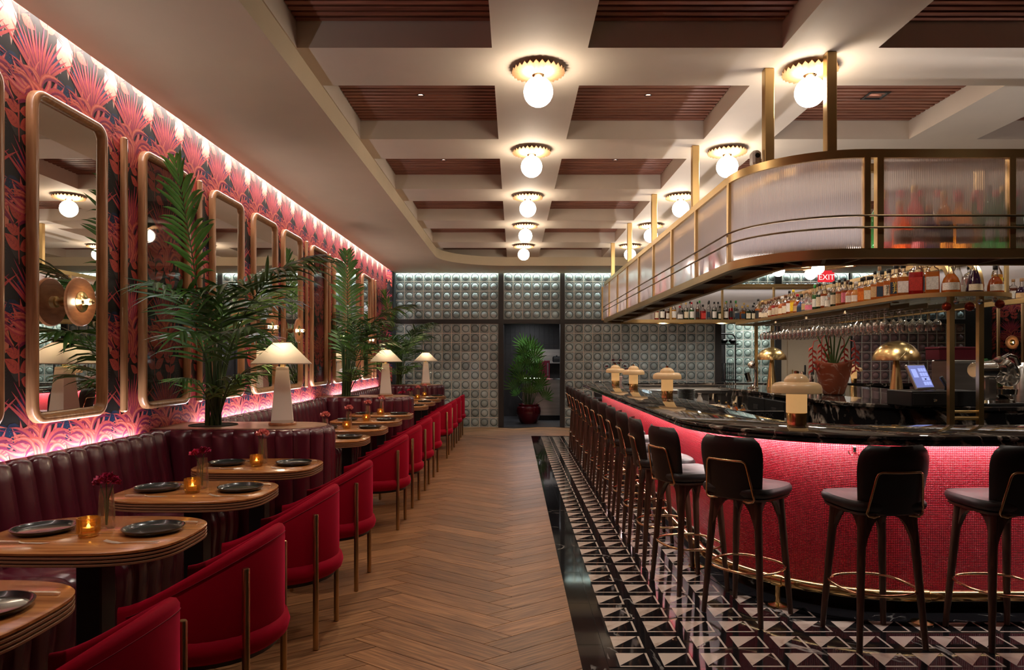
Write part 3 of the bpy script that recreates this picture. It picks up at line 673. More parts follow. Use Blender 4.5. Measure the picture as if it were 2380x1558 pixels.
for nm, y0, y1 in BOOTHS:
    t = thing('banquette', 'burgundy channelled leather banquette along the wall in the %s booth' % nm, 'banquette', (XW, y0, 0), 0, 'leather banquettes')
    n = round((y1-y0)/0.155); w = (y1-y0)/n
    cb, cs = channel_back(w), channel_seat(w)
    MB().box(0.08,0.13,0.004,y1-y0-0.004,0.10,0.945).box(0.08,0.63,0.004,y1-y0-0.004,0.08,0.44).box(0.03,0.58,0.01,y1-y0-0.01,0.0,0.08).build('core', 'leather', t, smooth=False)
    for k in range(n):
        obj('back_channel', cb, t, (0,(k+0.5)*w,0)); obj('seat_channel', cs, t, (0,(k+0.5)*w,0))
def vert_channel(w, z0, z1, bulge=0.026, flat=0.02):
    n = 7; rings = []
    for z, f, inn in ((z1-0.004,0.0,-0.05),(z1,0.25,-0.02),(z1-0.02,0.8,0.004),(z1-0.06,1.0,0.010),((z0+z1)/2,0.9,0.008),(z0,0.85,0.006)):
        r = []
        for i in range(n+1):
            s = -1+2*i/n; b = (1-s*s)**0.6*bulge if abs(s) < 1 else 0
            r.append((s*w/2*0.998, -(inn+b*f), z))
        rings.append(r)
    return MB().loft(rings, False, closed=False)
DIV = [('near', 5.09, 5.79), ('middle', 9.38, 10.10), ('far', 13.77, 14.47)]
XE = -1.41
for nm, y0, y1 in DIV:
    t = thing('booth_divider', 'burgundy leather booth divider with rounded end and wooden ledge under the %s palm' % nm, 'divider', (XW, y0, 0), 0, 'booth dividers')
    th = y1-y0; R = th/2-0.03; Ln = XE-XW; xc = Ln-0.03-R
    out = [(0.0,0.03),(xc,0.03)]+[(xc+R*math.sin(PI*k/18), th/2-R*math.cos(PI*k/18)) for k in range(1,18)]+[(xc,th-0.03),(0.0,th-0.03)]
    MB().prism(out, 0.0, ZTOP-0.012).build('core', 'leather', t, smooth=False)
    # ledge with planting hole
    ins = [(0.0,0.065),(xc,0.065)]+[(xc+(R-0.035)*math.sin(PI*k/18), th/2-(R-0.035)*math.cos(PI*k/18)) for k in range(1,18)]+[(xc,th-0.065),(0.0,th-0.065)]
    led = MB().prism(ins, ZTOP-0.012, ZTOP+0.004); led.build('wooden_ledge', 'ledge_wood', t, smooth=False)
    MB().lathe([(0.001,ZTOP+0.0045),(0.17,ZTOP+0.0045),(0.17,ZTOP+0.009),(0.18,ZTOP+0.009),(0.182,ZTOP+0.004)], 24, (0.335,th/2,0)).build('planting_hole', 'soil', t)
    def put(px_, py_, rz, me): obj('leather_channel', me, t, (px_, py_, 0), rz)
    n = round(xc/0.155); w = xc/n; me1 = vert_channel(w, 0.0, ZTOP).mesh('leather_channel', 'leather', True, 80)
    for k in range(n): put((k+0.5)*w, 0.03, 0, me1); put((k+0.5)*w, th-0.03, PI, me1)
    m = 8; wa = 2*R*math.sin(PI/m/2); me2 = vert_channel(wa*1.0, 0.0, ZTOP).mesh('leather_channel', 'leather', True, 80)
    for k in range(m):
        a = -PI/2+PI*(k+0.5)/m; rr = R*math.cos(PI/m/2); put(xc+rr*math.cos(a), th/2+rr*math.sin(a), a+PI/2, me2)
# ================================================================== TABLES AND CHAIRS
ZTB = 0.77
TAB = []
for nm, ys in (('near', (1.93, 2.84, 3.75, 4.66)), ('middle', (6.245, 7.14, 8.04, 8.94)), ('far', (10.56, 11.48, 12.40, 13.32))):
    for i, y in enumerate(ys): TAB.append((nm, i, y))
def squircle(hx, hy, p=3.2, n=56, ins=0.0):
    r = []
    for i in range(n):
        a = 2*PI*i/n; c, s = math.cos(a), math.sin(a); r.append(((hx-ins)*math.copysign(abs(c)**(2/p), c), (hy-ins)*math.copysign(abs(s)**(2/p), s)))
    return r
def make_table():
    t = thing('dining_table', '', 'table', (0,0,0), 0, 'banquette tables')
    hx, hy = 0.40, 0.305
    def top_rings(z0, z1, e): return [[(x,y,z) for x,y in squircle(hx,hy,ins=i)] for i, z in ((e,z0),(0,z0+0.002),(0,z1-0.002),(e,z1))]
    MB().loft(top_rings(ZTB-0.012, ZTB, 0.003)).build('table_top', 'table_wood', t, angle=50)
    for k in range(3):
        zt = ZTB-0.0155-k*0.0135; MB().loft(top_rings(zt-0.0105, zt, 0.003)).build('edge_layer', 'table_edge', t, angle=50)
    MB().loft([[(x,y,ZTB-0.055) for x,y in squircle(hx,hy,ins=0.010)],[(x,y,ZTB-0.0115) for x,y in squircle(hx,hy,ins=0.010)]]).build('core', 'table_groove', t)
    MB().cbox(-0.052,0.052,-0.052,0.052,0.02,ZTB-0.054,0.006).build('pedestal', 'iron_black', t, smooth=False)
    MB().lathe([(0.001,0),(0.22,0.0),(0.22,0.012),(0.19,0.02),(0.001,0.024)], 28).build('base', 'iron_black', t)
    return t
tb = make_table(); XT = -1.71
def tdesc(nm, i): return '%s table of the %s booth' % (ORD[i], nm)
for q, (nm, i, y) in enumerate(TAB):
    lb = 'wooden dining table with layered rounded edge, %s' % tdesc(nm, i)
    if q == 0: tb.location = (XT, y, 0); tb['label'] = lb
    else: dup(tb, (XT, y, 0), 0, lb)
# ---- red velvet barrel chairs (local: faces -x)
def make_chair():
    t = thing('barrel_chair', '', 'chair', (0,0,0), 0, 'red velvet chairs')
    n = 30; ro, ri = 0.285, 0.238
    def path(k):   # from near arm front round the back to far arm front ; s in 0..1
        s = k/n; la = 0.22; larc = PI*0.26; tot = 2*la+larc; d = s*tot
        if d < la: return (-0.06-(la-d), -1.0, 0.0, -1.0, (la-d)/la)
        if d > la+larc: e = d-la-larc; return (-0.06-e, 1.0, 0.0, 1.0, e/la)
        a = -PI/2+PI*(d-la)/larc; return (None, a, math.cos(a), math.sin(a), 0.0)
    rings = []
    zb = 0.435
    for k in range(n+1):
        p = path(k)
        def pt(r):
            if p[0] is None: return (-0.06+r*math.cos(p[1])*1.02, r*math.sin(p[1]))
            return (p[0], p[1]*r)
        s = k/n; f = 0.5-0.5*math.cos(2*PI*s)         # 0 at arm fronts, 1 at the back
        zt = 0.56+0.245*f**0.75
        o_ = pt(ro); i_ = pt(ri); m_ = pt((ro+ri)/2)
        endf = 0.35 if k in (0, n) else 1.0
        q = lambda a, b, u: (a[0]+(b[0]-a[0])*u, a[1]+(b[1]-a[1])*u)
        cen = q(o_, i_, 0.5)
        sh = lambda u: q(cen, q(o_, i_, u), endf)
        rings.append([(*sh(0.03),zb),(*sh(0),zb+0.02),(*sh(0),zt-0.02*1),(*sh(0.2),zt-0.004),(*sh(0.5),zt),(*sh(0.8),zt-0.004),(*sh(1),zt-0.02),(*sh(1),zb+0.02),(*sh(0.97),zb)])
    MB().loft(rings, True).build('backrest_shell', 'velvet', t, angle=60)
    seam = []
    for k in range(1, n):
        p = path(k); f = 0.5-0.5*math.cos(2*PI*k/n); zt = 0.56+0.245*f**0.75
        r = ro+0.0012
        xy = (-0.06+r*math.cos(p[1])*1.02, r*math.sin(p[1])) if p[0] is None else (p[0], p[1]*r)
        seam.append((xy[0], xy[1], zt-0.036))
    MB().tube(seam, 0.0016, 5).build('seam', 'velvet_seam', t)
    # round seat cushion and band
    def ring(r, z): return [((-0.06+r*1.02*math.cos(a)) if math.cos(a) > 0 else (-0.06+r*0.92*math.cos(a)), r*math.sin(a), z) for a in [2*PI*i/36 for i in range(36)]]
    MB().loft([ring(0.20,0.34),ring(0.272,0.345),ring(0.298,0.365),ring(0.306,0.395),ring(0.298,0.425),ring(0.27,0.445),ring(0.15,0.458)], True).build('seat_cushion', 'velvet', t, angle=60)
    MB().loft([ring(0.20,0.325),ring(0.262,0.325),ring(0.262,0.344),ring(0.2,0.344)], True).build('seat_frame', 'iron_black', t)
    for sy in (-1, 1):
        a = sy*0.72; x = -0.06+(ro+0.016)*1.02*math.cos(a); y = (ro+0.016)*math.sin(a)
        MB().lathe([(0.011,0.0),(0.0145,0.004),(0.0145,0.686),(0.012,0.69),(0.001,0.69)], 14, (x,y,0)).build('rear_leg', 'brass_tube', t)
        MB().lathe([(0.011,0.0),(0.0135,0.004),(0.0135,0.34),(0.001,0.34)], 14, (-0.24,sy*0.20,0)).build('front_leg', 'brass_tube', t)
    return t
ch = make_chair(); XCH = -1.178
for q, (nm, i, y) in enumerate(TAB):
    lb = 'crimson velvet barrel chair on brass legs at the %s' % tdesc(nm, i)
    yy = y-0.02+random.uniform(-0.015,0.015); rz = random.uniform(-0.03,0.03)
    if q == 0: ch.location = (XCH, yy, 0); ch.rotation_euler = (0,0,rz); ch['label'] = lb
    else: dup(ch, (XCH, yy, 0), rz, lb)
# ---- table settings
def plate():
    return MB().lathe([(0.001,0.0),(0.085,0.0),(0.108,0.006),(0.118,0.018),(0.119,0.022),(0.114,0.022),(0.104,0.010),(0.095,0.007),(0.001,0.007)], 36).mesh('dinner_plate', 'plate_black', True, 40)
plm = plate()
def knife():
    m = MB(); m.loft([[(-0.105,-0.006,0.001),(-0.105,0.006,0.001),(-0.105,0.006,0.006),(-0.105,-0.006,0.006)],[(-0.09,-0.007,0.0),(-0.09,0.007,0.0),(-0.09,0.007,0.008),(-0.09,-0.007,0.008)],[(0.0,-0.005,0.0),(0.0,0.005,0.0),(0.0,0.005,0.008),(0.0,-0.005,0.008)]])
    b = MB(); b.loft([[(0.0,-0.004,0.003),(0.0,0.005,0.003),(0.0,0.005,0.005),(0.0,-0.004,0.005)],[(0.02,-0.009,0.001),(0.02,0.006,0.001),(0.02,0.006,0.0025),(0.02,-0.009,0.0025)],[(0.09,-0.008,0.001),(0.09,0.006,0.001),(0.09,0.006,0.002),(0.09,-0.008,0.002)],[(0.115,0.003,0.001),(0.115,0.006,0.001),(0.115,0.006,0.002),(0.115,0.003,0.002)]])
    return m.mesh('knife', 'cutlery', True, 40), b.mesh('blade', 'cutlery', False)
def fork():
    m = MB(); m.loft([[(x,-w,z),(x,w,z),(x,w,z+0.0022),(x,-w,z+0.0022)] for x,w,z in ((-0.105,0.006,0.004),(-0.05,0.0045,0.005),(0.0,0.003,0.003),(0.03,0.003,0.001),(0.045,0.008,0.0),(0.06,0.0115,0.002))])
    b = MB()
    for k in range(4): yk = -0.0098+k*0.0065; b.loft([[(x,yk-w,z),(x,yk+w,z),(x,yk+w,z+0.0018),(x,yk-w,z+0.0018)] for x,w,z in ((0.058,0.0021,0.002),(0.08,0.0017,0.005),(0.102,0.001,0.011))])
    return m.mesh('fork', 'cutlery', True, 40), b.mesh('tines', 'cutlery', False)
knm, blm = knife(); fkm, tnm = fork()
def ribbed(profile, n=44, d=0.0016):
    m = MB(); rings = []
    for r, z, rb in profile: rings.append([((r+(d*rb if i % 2 else 0))*math.cos(2*PI*i/n), (r+(d*rb if i % 2 else 0))*math.sin(2*PI*i/n), z) for i in range(n)])
    return m.loft(rings, True)
def make_candle():
    t = thing('tealight_holder', '', 'candle holder', (0,0,0), 0, 'amber tealight glasses')
    ribbed([(0.030,0.0,0),(0.036,0.003,0),(0.036,0.014,0),(0.041,0.018,1),(0.0415,0.072,1),(0.041,0.076,0),(0.037,0.076,0),(0.0365,0.022,0)]).build('ribbed_glass_cup', 'amber_glass', t, angle=30)
    MB().lathe([(0.001,0.023),(0.020,0.023),(0.020,0.036),(0.001,0.036)], 16).build('tealight', 'white_edge', t)
    MB().lathe([(0.001,0.036),(0.007,0.039),(0.005,0.045),(0.001,0.052)], 10).build('flame', 'flame', t)
    return t
def carnation(m, c, r, mi):
    rnd = random.Random(int(c[0]*9999+c[2]*777))
    for k in range(54):
        u = rnd.uniform(-0.15, 1); th = rnd.uniform(0, 2*PI); rr = math.sqrt(max(0,1-u*u)); d = Vector((rr*math.cos(th), rr*math.sin(th), u*0.75))
        p = Vector(c)+d*r*rnd.uniform(0.55,0.95); tng = d.cross(Vector((rnd.uniform(-1,1),rnd.uniform(-1,1),rnd.uniform(-1,1)))).normalized(); bt = d.cross(tng).normalized(); s = r*rnd.uniform(0.26,0.42)
        pts = [p-tng*s-d*s*0.4, p-tng*s*0.7+d*s*0.5+bt*s*0.3, p+d*s*0.25, p+tng*s*0.7+d*s*0.5-bt*s*0.3, p+tng*s-d*s*0.4, p-d*s*0.9]
        m.add([tuple(q) for q in pts], [(0,1,2,5),(5,2,3,4)], mi)
for nm, c in (('petal_wine', (0.34,0.006,0.055)), ('petal_pink', (0.90,0.30,0.28)), ('petal_red', (0.60,0.015,0.07)), ('flower_stem', (0.05,0.10,0.03))): pm(nm, c, 0.6, noise=(80,0.25))
def make_vase(cols):
    t = thing('bud_vase', '', 'vase', (0,0,0), 0, 'bud vases with carnations')
    MB().lathe([(0.001,0.0),(0.030,0.0),(0.034,0.006),(0.033,0.05),(0.028,0.13),(0.026,0.165),(0.0245,0.165),(0.026,0.13),(0.031,0.05),(0.031,0.010),(0.001,0.009)], 24).build('glass_vase', 'vase_glass', t)
    for k, (cm, dx, dy, dz, r) in enumerate(cols):
        m = MB(); carnation(m, (dx,dy,0.19+dz), r*1.2, 0); f = m.build('carnation', cm, t)
        MB().tube([(dx*0.1,dy*0.1,0.012),(dx*0.3,dy*0.3,0.12),(dx,dy,0.18+dz)], 0.0022, 6).build('stem', 'flower_stem', f)
    return t
cn = make_candle(); vz = {'wine': make_vase([('petal_wine',0.0,0.0,0.012,0.034),('petal_wine',-0.035,0.01,0.0,0.028),('petal_wine',0.036,-0.01,0.004,0.028)]),
    'mixed': make_vase([('petal_wine',0.008,0.0,0.010,0.034),('petal_red',-0.034,-0.012,0.0,0.026)]), 'pink': make_vase([('petal_pink',0.0,0.0,0.012,0.036),('petal_wine',-0.036,0.016,0.004,0.024)])}
vuse = {}; cuse = False
for q, (nm, i, y) in enumerate(TAB):
    td = tdesc(nm, i)
    jx = random.uniform(-0.01,0.01)
    for side, sx in (('wall', -1), ('aisle', 1)):
        px_ = XT+sx*0.215; a = random.uniform(-0.05,0.05)
        o = obj('dinner_plate', plm, None, (px_+0.01*sx, y+0.02, ZTB)); tag(o, 'matt black plate on the %s side of the %s' % (side, td), 'plate', 'black dinner plates')
        ks = 1 if sx > 0 else -1
        o = obj('knife', knm, None, (px_+0.02, y+ks*0.165, ZTB+0.0005), (PI if sx > 0 else 0)+a); obj('blade', blm, o); tag(o, 'slim metal knife beside the %s side plate of the %s' % (side, td), 'knife', 'table knives')
        o = obj('fork', fkm, None, (px_+0.02, y-ks*0.165, ZTB+0.0005), (PI if sx > 0 else 0)+a); obj('tines', tnm, o); tag(o, 'slim metal fork beside the %s side plate of the %s' % (side, td), 'fork', 'table forks')
    kind = 'wine' if (nm == 'near' and i < 2) else 'mixed' if (nm, i) == ('near', 2) or (nm == 'far' and i < 2) else 'pink'
    lb = 'amber ribbed tealight glass with lit candle on the %s' % td
    cl = (XT+jx, y-0.06, ZTB+0.0005)
    if not cuse: cn.location = cl; cn['label'] = lb; cuse = True
    else: dup(cn, cl, random.uniform(0,3), lb)
    vl = (XT+jx-0.01, y+0.08, ZTB+0.0005); lb = 'clear bud vase holding %s carnations on the %s' % ({'wine':'dark wine','mixed':'wine and red','pink':'pink and wine'}[kind], td)
    if kind not in vuse: vz[kind].location = vl; vz[kind]['label'] = lb; vuse[kind] = 1
    else: dup(vz[kind], vl, random.uniform(-0.4,0.4), lb)
# ---- linen table lamps on the dividers
def make_lamp():
    t = thing('table_lamp', '', 'lamp', (0,0,0), 0, 'linen table lamps'); t.scale = (0.86,0.86,0.93)
    MB().lathe([(0.001,0.0),(0.118,0.0),(0.122,0.006),(0.122,0.018),(0.116,0.026),(0.001,0.026)], 36).build('wooden_foot', 'disc_wood', t)
    sq = lambda h, z: [(h,h,z),(-h,h,z),(-h,-h,z),(h,-h,z)]
    MB().loft([sq(0.094,0.026),sq(0.0925,0.05),sq(0.054,0.475),sq(0.052,0.488)], True).build('linen_column', 'linen', t, smooth=False)
    MB().loft([sq(0.0945,0.028),sq(0.0935,0.048)], False).loft([sq(0.0555,0.462),sq(0.0535,0.489)], False).build('linen_trim', 'linen_trim', t, smooth=False)
    MB().lathe([(0.020,0.488),(0.020,0.52),(0.008,0.522),(0.008,0.70),(0.012,0.702),(0.012,0.715),(0.001,0.717)], 16).build('brass_neck', 'brass', t)
    sh = MB(); sh.loft([sq(0.252,0.515),sq(0.254,0.519),sq(0.073,0.693)], False, closed=True)
    s = sh.build('lamp_shade', 'linen_shade', t, smooth=False)
    MB().loft([sq(0.2545,0.513),sq(0.2555,0.521)], False).loft([sq(0.0735,0.690),sq(0.0735,0.698)], False).build('shade_trim', 'linen_trim', s, smooth=False)
    MB().sphere((0,0,0.578), 0.034, 14, 8).build('bulb', 'lamp_bulb', t)
    return t
lp = make_lamp()
for q, (y, d) in enumerate(((5.44,'near palm'),(9.72,'middle palm'),(14.12,'far palm'))):
    x = (-1.815,-1.80,-1.80)[q]
    lb = 'linen table lamp with pyramid shade on the divider beside the %s' % d
    if q == 0: lp.location = (x,y,ZTOP+0.004); lp.rotation_euler = (0,0,0.28); lp['label'] = lb
    else: dup(lp, (x,y,ZTOP+0.004), 0.22, lb)
# ---- kentia palms
def frond(length, lean, droop, nl, lw, ll, seed, mat, bare=0.36):
    rnd = random.Random(seed); pts = []; n = 16
    for k in range(n+1):
        s = k/n; x = length*(lean*s+0.34*droop*s**2.2); z = length*(s-0.30*droop*s**3.0)
        pts.append(Vector((x,0,z)))
    m = MB(); m.tube([tuple(p) for p in pts], [0.009*(1-0.85*k/n) for k in range(n+1)], 5)
    lv = MB()
    for k in range(nl):
        s = bare+(1-bare)*(k/(nl-1)); i = min(n-1, int(s*n)); f = s*n-i; p = pts[i]*(1-f)+pts[i+1]*f; tng = (pts[i+1]-pts[i]).normalized()
        side = Vector((0,1,0)); nor = tng.cross(side).normalized()
        for sg in (-1, 1):
            q0 = (s-bare)/(1-bare); L0 = ll*(0.62+0.38*math.sin(PI*min(1,q0*0.9+0.15)))*rnd.uniform(0.85,1.12)
            if q0 > 0.9: L0 *= 0.7
            d = (side*sg*(1-0.40*q0)+tng*(0.85+0.6*q0)+nor*rnd.uniform(-0.30,0.15)).normalized(); w = lw*rnd.uniform(0.75,1.1)
            wd = d.cross(nor).normalized(); V = []; sag = rnd.uniform(0.10,0.62)
            for (u, ww) in ((0,0.25),(0.22,0.9),(0.55,1.0),(0.82,0.55),(1.0,0.02)):
                c = p+d*(L0*u)+Vector((0,0,-1))*(L0*sag*u*u); V += [tuple(c+wd*w*ww*0.5+nor*w*0.14*ww), tuple(c-nor*w*0.12*ww), tuple(c-wd*w*ww*0.5+nor*w*0.14*ww)]
            F = []
            for q in range(4): a = q*3; F += [(a,a+1,a+4,a+3),(a+1,a+2,a+5,a+4)]
            lv.add(V, F)
    return m.mesh('frond_stem', 'palm_stem', True, 80), lv.mesh('leaflets', mat, True, 60)
FR = [frond(2.06,0.05,0.14,20,0.034,0.37,1,'palm_leaf_light',0.56), frond(1.92,0.08,1.05,17,0.036,0.42,2,'palm_leaf',0.58), frond(1.55,0.12,1.05,15,0.034,0.42,3,'palm_leaf',0.50), frond(1.20,0.16,1.15,14,0.032,0.40,4,'palm_leaf',0.46), frond(0.66,0.26,1.1,12,0.026,0.28,5,'palm_leaf_light',0.34), frond(1.4,0.10,0.95,15,0.034,0.40,6,'palm_leaf_light',0.48)]
def make_palm(loc, label, spec, sc=1.0):
    t = thing('kentia_palm', label, 'palm', loc, 0, 'palms in the dividers'); t.scale = (sc,sc,sc)
    for fi, a, tilt in spec:
        s = obj('frond', FR[fi][0], t, (0.035*math.cos(a+1),0.035*math.sin(a+1),0)); s.rotation_euler = (0, tilt, a); obj('leaflets', FR[fi][1], s)
    m = MB()
    for k in range(9):
        a = 2*PI*k/9; r = 0.05; m.tube([(r*math.cos(a),r*math.sin(a),-0.02),(r*0.9*math.cos(a+0.3),r*0.9*math.sin(a+0.3),0.35),(r*1.3*math.cos(a+0.4),r*1.3*math.sin(a+0.4),0.75)], [0.014,0.011,0.007], 6)
    m.build('stems', 'palm_stem', t)
    return t
DG = PI/180
spec = [(0,-108*DG,0.10),(1,-12*DG,0.02),(1,72*DG,-0.02),(2,-62*DG,0.04),(2,-96*DG,0.04),(2,62*DG,0.02),(5,-80*DG,0.02),(5,88*DG,-0.02),(3,-84*DG,0.12),(3,-50*DG,0.06),(3,78*DG,0.06),(4,-45*DG,0.10),(4,-95*DG,0.15),(4,-10*DG,-0.05),(4,65*DG,0.1),(5,0*DG,-0.10)]
make_palm((-2.355, 5.44, ZTOP+0.006), 'tall kentia palm in the nearest divider beside the large lamp', spec)
make_palm((-2.355, 9.74, ZTOP+0.006), 'kentia palm in the middle divider in front of the mirrors', [(f, a+0.5, t) for f, a, t in spec], 1.0)
make_palm((-2.34, 14.12, ZTOP+0.006), 'kentia palm in the far divider by the glass block wall', [(f, a-0.4, t) for f, a, t in spec], 0.95)
# ================================================================== BAR
def loop(R, cx=BCX, cy=BCY, fy=BFY, xr=6.9, na=14, step=None, far=True):
    """outline at offset R: far run (right to left), far corner, left run, near corner, near run. Returns (x,y,nx,ny)"""
    p = []
    if far:
        p.append((xr, fy+R, 0, 1))
        for k in range(na+1): a = PI/2+PI/2*k/na; p.append((cx+R*math.cos(a), fy+R*math.sin(a), math.cos(a), math.sin(a)))
    else: p.append((cx-R, fy, -1, 0))
    if step:
        n = int((fy-cy)/step)
        for k in range(1, n): p.append((cx-R, fy+(cy-fy)*k/n, -1, 0))
    for k in range(na+1): a = PI+PI/2*k/na; p.append((cx+R*math.cos(a), cy+R*math.sin(a), math.cos(a), math.sin(a)))
    p.append((xr, cy-R, 0, -1)); return p
def sweep(prof, closed=True, **kw):
    """prof: list of (R,z) ; swept round the loop"""
    cols = [loop(r, **kw) for r, z in prof]; n = len(prof); m = MB()
    rings = [[(cols[j][i][0], cols[j][i][1], prof[j][1]) for j in range(n)] for i in range(len(cols[0]))]
    m.loft(rings, closed, closed=closed); return m
bar = thing('bar', 'curved bar with red mosaic front and black kickboard', 'bar', (0,0,0), 0)
RT = 0.81
sweep([(RT-0.004,0.118),(RT-0.004,1.008),(RT-0.10,1.008),(RT-0.10,0.118)]).build('front_board', 'pink_grout', bar)
sweep([(RT-0.101,0.0),(RT-0.101,1.009),(RT-0.14,1.009),(RT-0.14,0.0)]).build('inner_board', 'plastic_black', bar)
sweep([(RT-0.09,0.0),(RT-0.09,0.118),(RT-0.16,0.118),(RT-0.16,0.0)]).build('kickboard', 'kick_black', bar)
sweep([(RT+0.003,0.108),(RT+0.003,0.118),(RT-0.08,0.118),(RT-0.08,0.108)]).build('tile_edge_trim', 'white_edge', bar)
# mosaic: thousands of little glazed tiles
def mosaic():
    pu, pv = 0.0127, 0.0101; gap = 0.0021
    segs = []     # list of (x,y,tx,ty,nx,ny)
    L1 = BFY-BCY; L2 = PI/2*RT; L3 = 5.0-BCX
    d = 0.0
    while d < L1+L2+L3:
        if d < L1: segs.append((BCX-RT, BFY-d, 0,-1, -1,0, d < L1-3.2))
        elif d < L1+L2: a = PI+(d-L1)/RT; segs.append((BCX+RT*math.cos(a), BCY+RT*math.sin(a), -math.sin(a), math.cos(a), math.cos(a), math.sin(a), False))
        else: segs.append((BCX+d-L1-L2, BCY-RT, 1,0, 0,-1, False))
        d += pu
    S = np.array(segs, dtype=float); nz = int((1.008-0.122)/pv); Z = 0.122+pv*(np.arange(nz)+0.5)
    hu, hv = (pu-gap)/2, (pv-gap)/2
    def quadset(Sx, near):
        k = len(Sx)*nz
        bx_ = np.repeat(Sx, nz, axis=0); zz = np.tile(Z, len(Sx))
        P = bx_[:,0:2]; T = bx_[:,2:4]; Nn = bx_[:,4:6]
        def corner(su, sv, h, ins): 
            xy = P+T*(su*(hu-ins))+Nn*h; return np.column_stack([xy, zz+sv*(hv-ins)])
        if near:
            V = np.stack([corner(su,sv,-0.004,0) for su,sv in ((-1,-1),(1,-1),(1,1),(-1,1))]+[corner(su,sv,0.0,0.0008) for su,sv in ((-1,-1),(1,-1),(1,1),(-1,1))], axis=1).reshape(-1,3)
            F = np.array([(4,5,6,7),(0,1,5,4),(1,2,6,5),(2,3,7,6),(3,0,4,7)]); F = (F[None,:,:]+(np.arange(k)*8)[:,None,None]).reshape(-1,4)
        else:
            V = np.stack([corner(su,sv,-0.001,0) for su,sv in ((-1,-1),(1,-1),(1,1),(-1,1))], axis=1).reshape(-1,3); F = (np.array([[0,1,2,3]])[None]+(np.arange(k)*4)[:,None,None]).reshape(-1,4)
        return V, F
    nr = quadset(S[S[:,6] < 0.5], True); fa = quadset(S[S[:,6] > 0.5], False)
    V = np.vstack([nr[0], fa[0]]); F = np.vstack([nr[1], fa[1]+len(nr[0])])
    me = bpy.data.meshes.new('mosaic_tiles'); me.vertices.add(len(V)); me.vertices.foreach_set('co', V.ravel()); me.loops.add(F.size); me.loops.foreach_set('vertex_index', F.ravel().astype(np.int32))
    me.polygons.add(len(F)); me.polygons.foreach_set('loop_start', (np.arange(len(F))*4).astype(np.int32)); me.polygons.foreach_set('loop_total', np.full(len(F),4,dtype=np.int32)); me.update(calc_edges=True); me.validate()
    me.materials.append(MATS['red_tile']); return me
o = obj('mosaic_tiles', mosaic(), bar); o['kind'] = 'stuff'
for x in (2.09,): # bag hook under the counter
    hk = MB(); 
    for sg in (-1,1): hk.tube([(sg*0.006,0,0.012),(sg*0.008,-0.002,-0.012),(sg*0.022,-0.012,-0.028),(sg*0.040,-0.018,-0.018),(sg*0.046,-0.02,0.0)], 0.0035, 6)
    hk.cbox(-0.01,0.01,-0.004,0.004,-0.012,0.022,0.002); h = hk.build('bag_hook', 'chrome', bar); h.location = (1.995, BCY-math.sqrt(RT**2-(BCX-1.995)**2)-0.006, 0.945)
# worktop
top = sweep([(0.48,1.067),(1.118,1.067),(1.128,1.062),(1.131,1.052),(1.126,1.044),(1.116,1.040),(1.124,1.036),(1.128,1.026),(1.123,1.016),(1.112,1.010),(0.48,1.010)])
o = top.build('bar_counter', 'counter_marble', angle=40); tag(o, 'polished black marble bar counter with rounded corner and brown veins', 'counter')
# LED line under the counter nose
EL = 2.0
area_strip('under_counter_led', (BCX-RT-0.05, (BCY+BFY)/2, 0.998), 0.03, BFY-BCY, (0,-0.25,0), EL*(BFY-BCY)*1.7, (1,0.90,0.85))
for k in range(5):
    a = PI+PI/2*(k+0.5)/5; area_strip('under_counter_led', (BCX+(RT+0.05)*math.cos(a), BCY+(RT+0.05)*math.sin(a), 0.998), 0.26, 0.03, (0.25,0,a+PI/2), EL*0.27*1.7, (1,0.90,0.85))
area_strip('under_counter_led', (BCX+1.6, BCY-RT-0.05, 0.998), 3.2, 0.03, (0.25,0,0), EL*3.2*1.7, (1,0.90,0.85))
# brass foot rail
rl = thing('foot_rail', 'polished brass foot rail running along the foot of the bar', 'rail', (0,0,0))
RR = RT+0.15
pth = [(x,y,0.155) for x,y,_,_ in loop(RR, far=False, xr=6.0, na=20)]
MB().tube(pth, 0.031, 14).build('tube', 'brass_bright', rl, angle=60)
def rail_post(x, y):
    m = MB().lathe([(0.001,mz+0.0008),(0.058,mz+0.0008),(0.058,0.010),(0.03,0.016),(0.016,0.022),(0.016,0.13),(0.022,0.135)], 18).build('post', 'brass_bright', rl, (x,y,0))
for (x,y,tx,ty) in [(BCX-RR, yy, 0,1) for yy in (4.95,6.3,7.6,8.9,10.2)]+[(BCX+RR*math.cos(PI*1.25), BCY+RR*math.sin(PI*1.25), -math.sin(PI*1.25), math.cos(PI*1.25)),(2.28,BCY-RR,1,0),(3.6,BCY-RR,1,0)]:
    rail_post(x, y); MB().tube([(x-tx*0.035,y-ty*0.035,0.155),(x-tx*0.03,y-ty*0.03,0.155),(x+tx*0.03,y+ty*0.03,0.155),(x+tx*0.035,y+ty*0.035,0.155)], [0.033,0.037,0.037,0.033], 14).build('collar', 'brass_bright', rl)
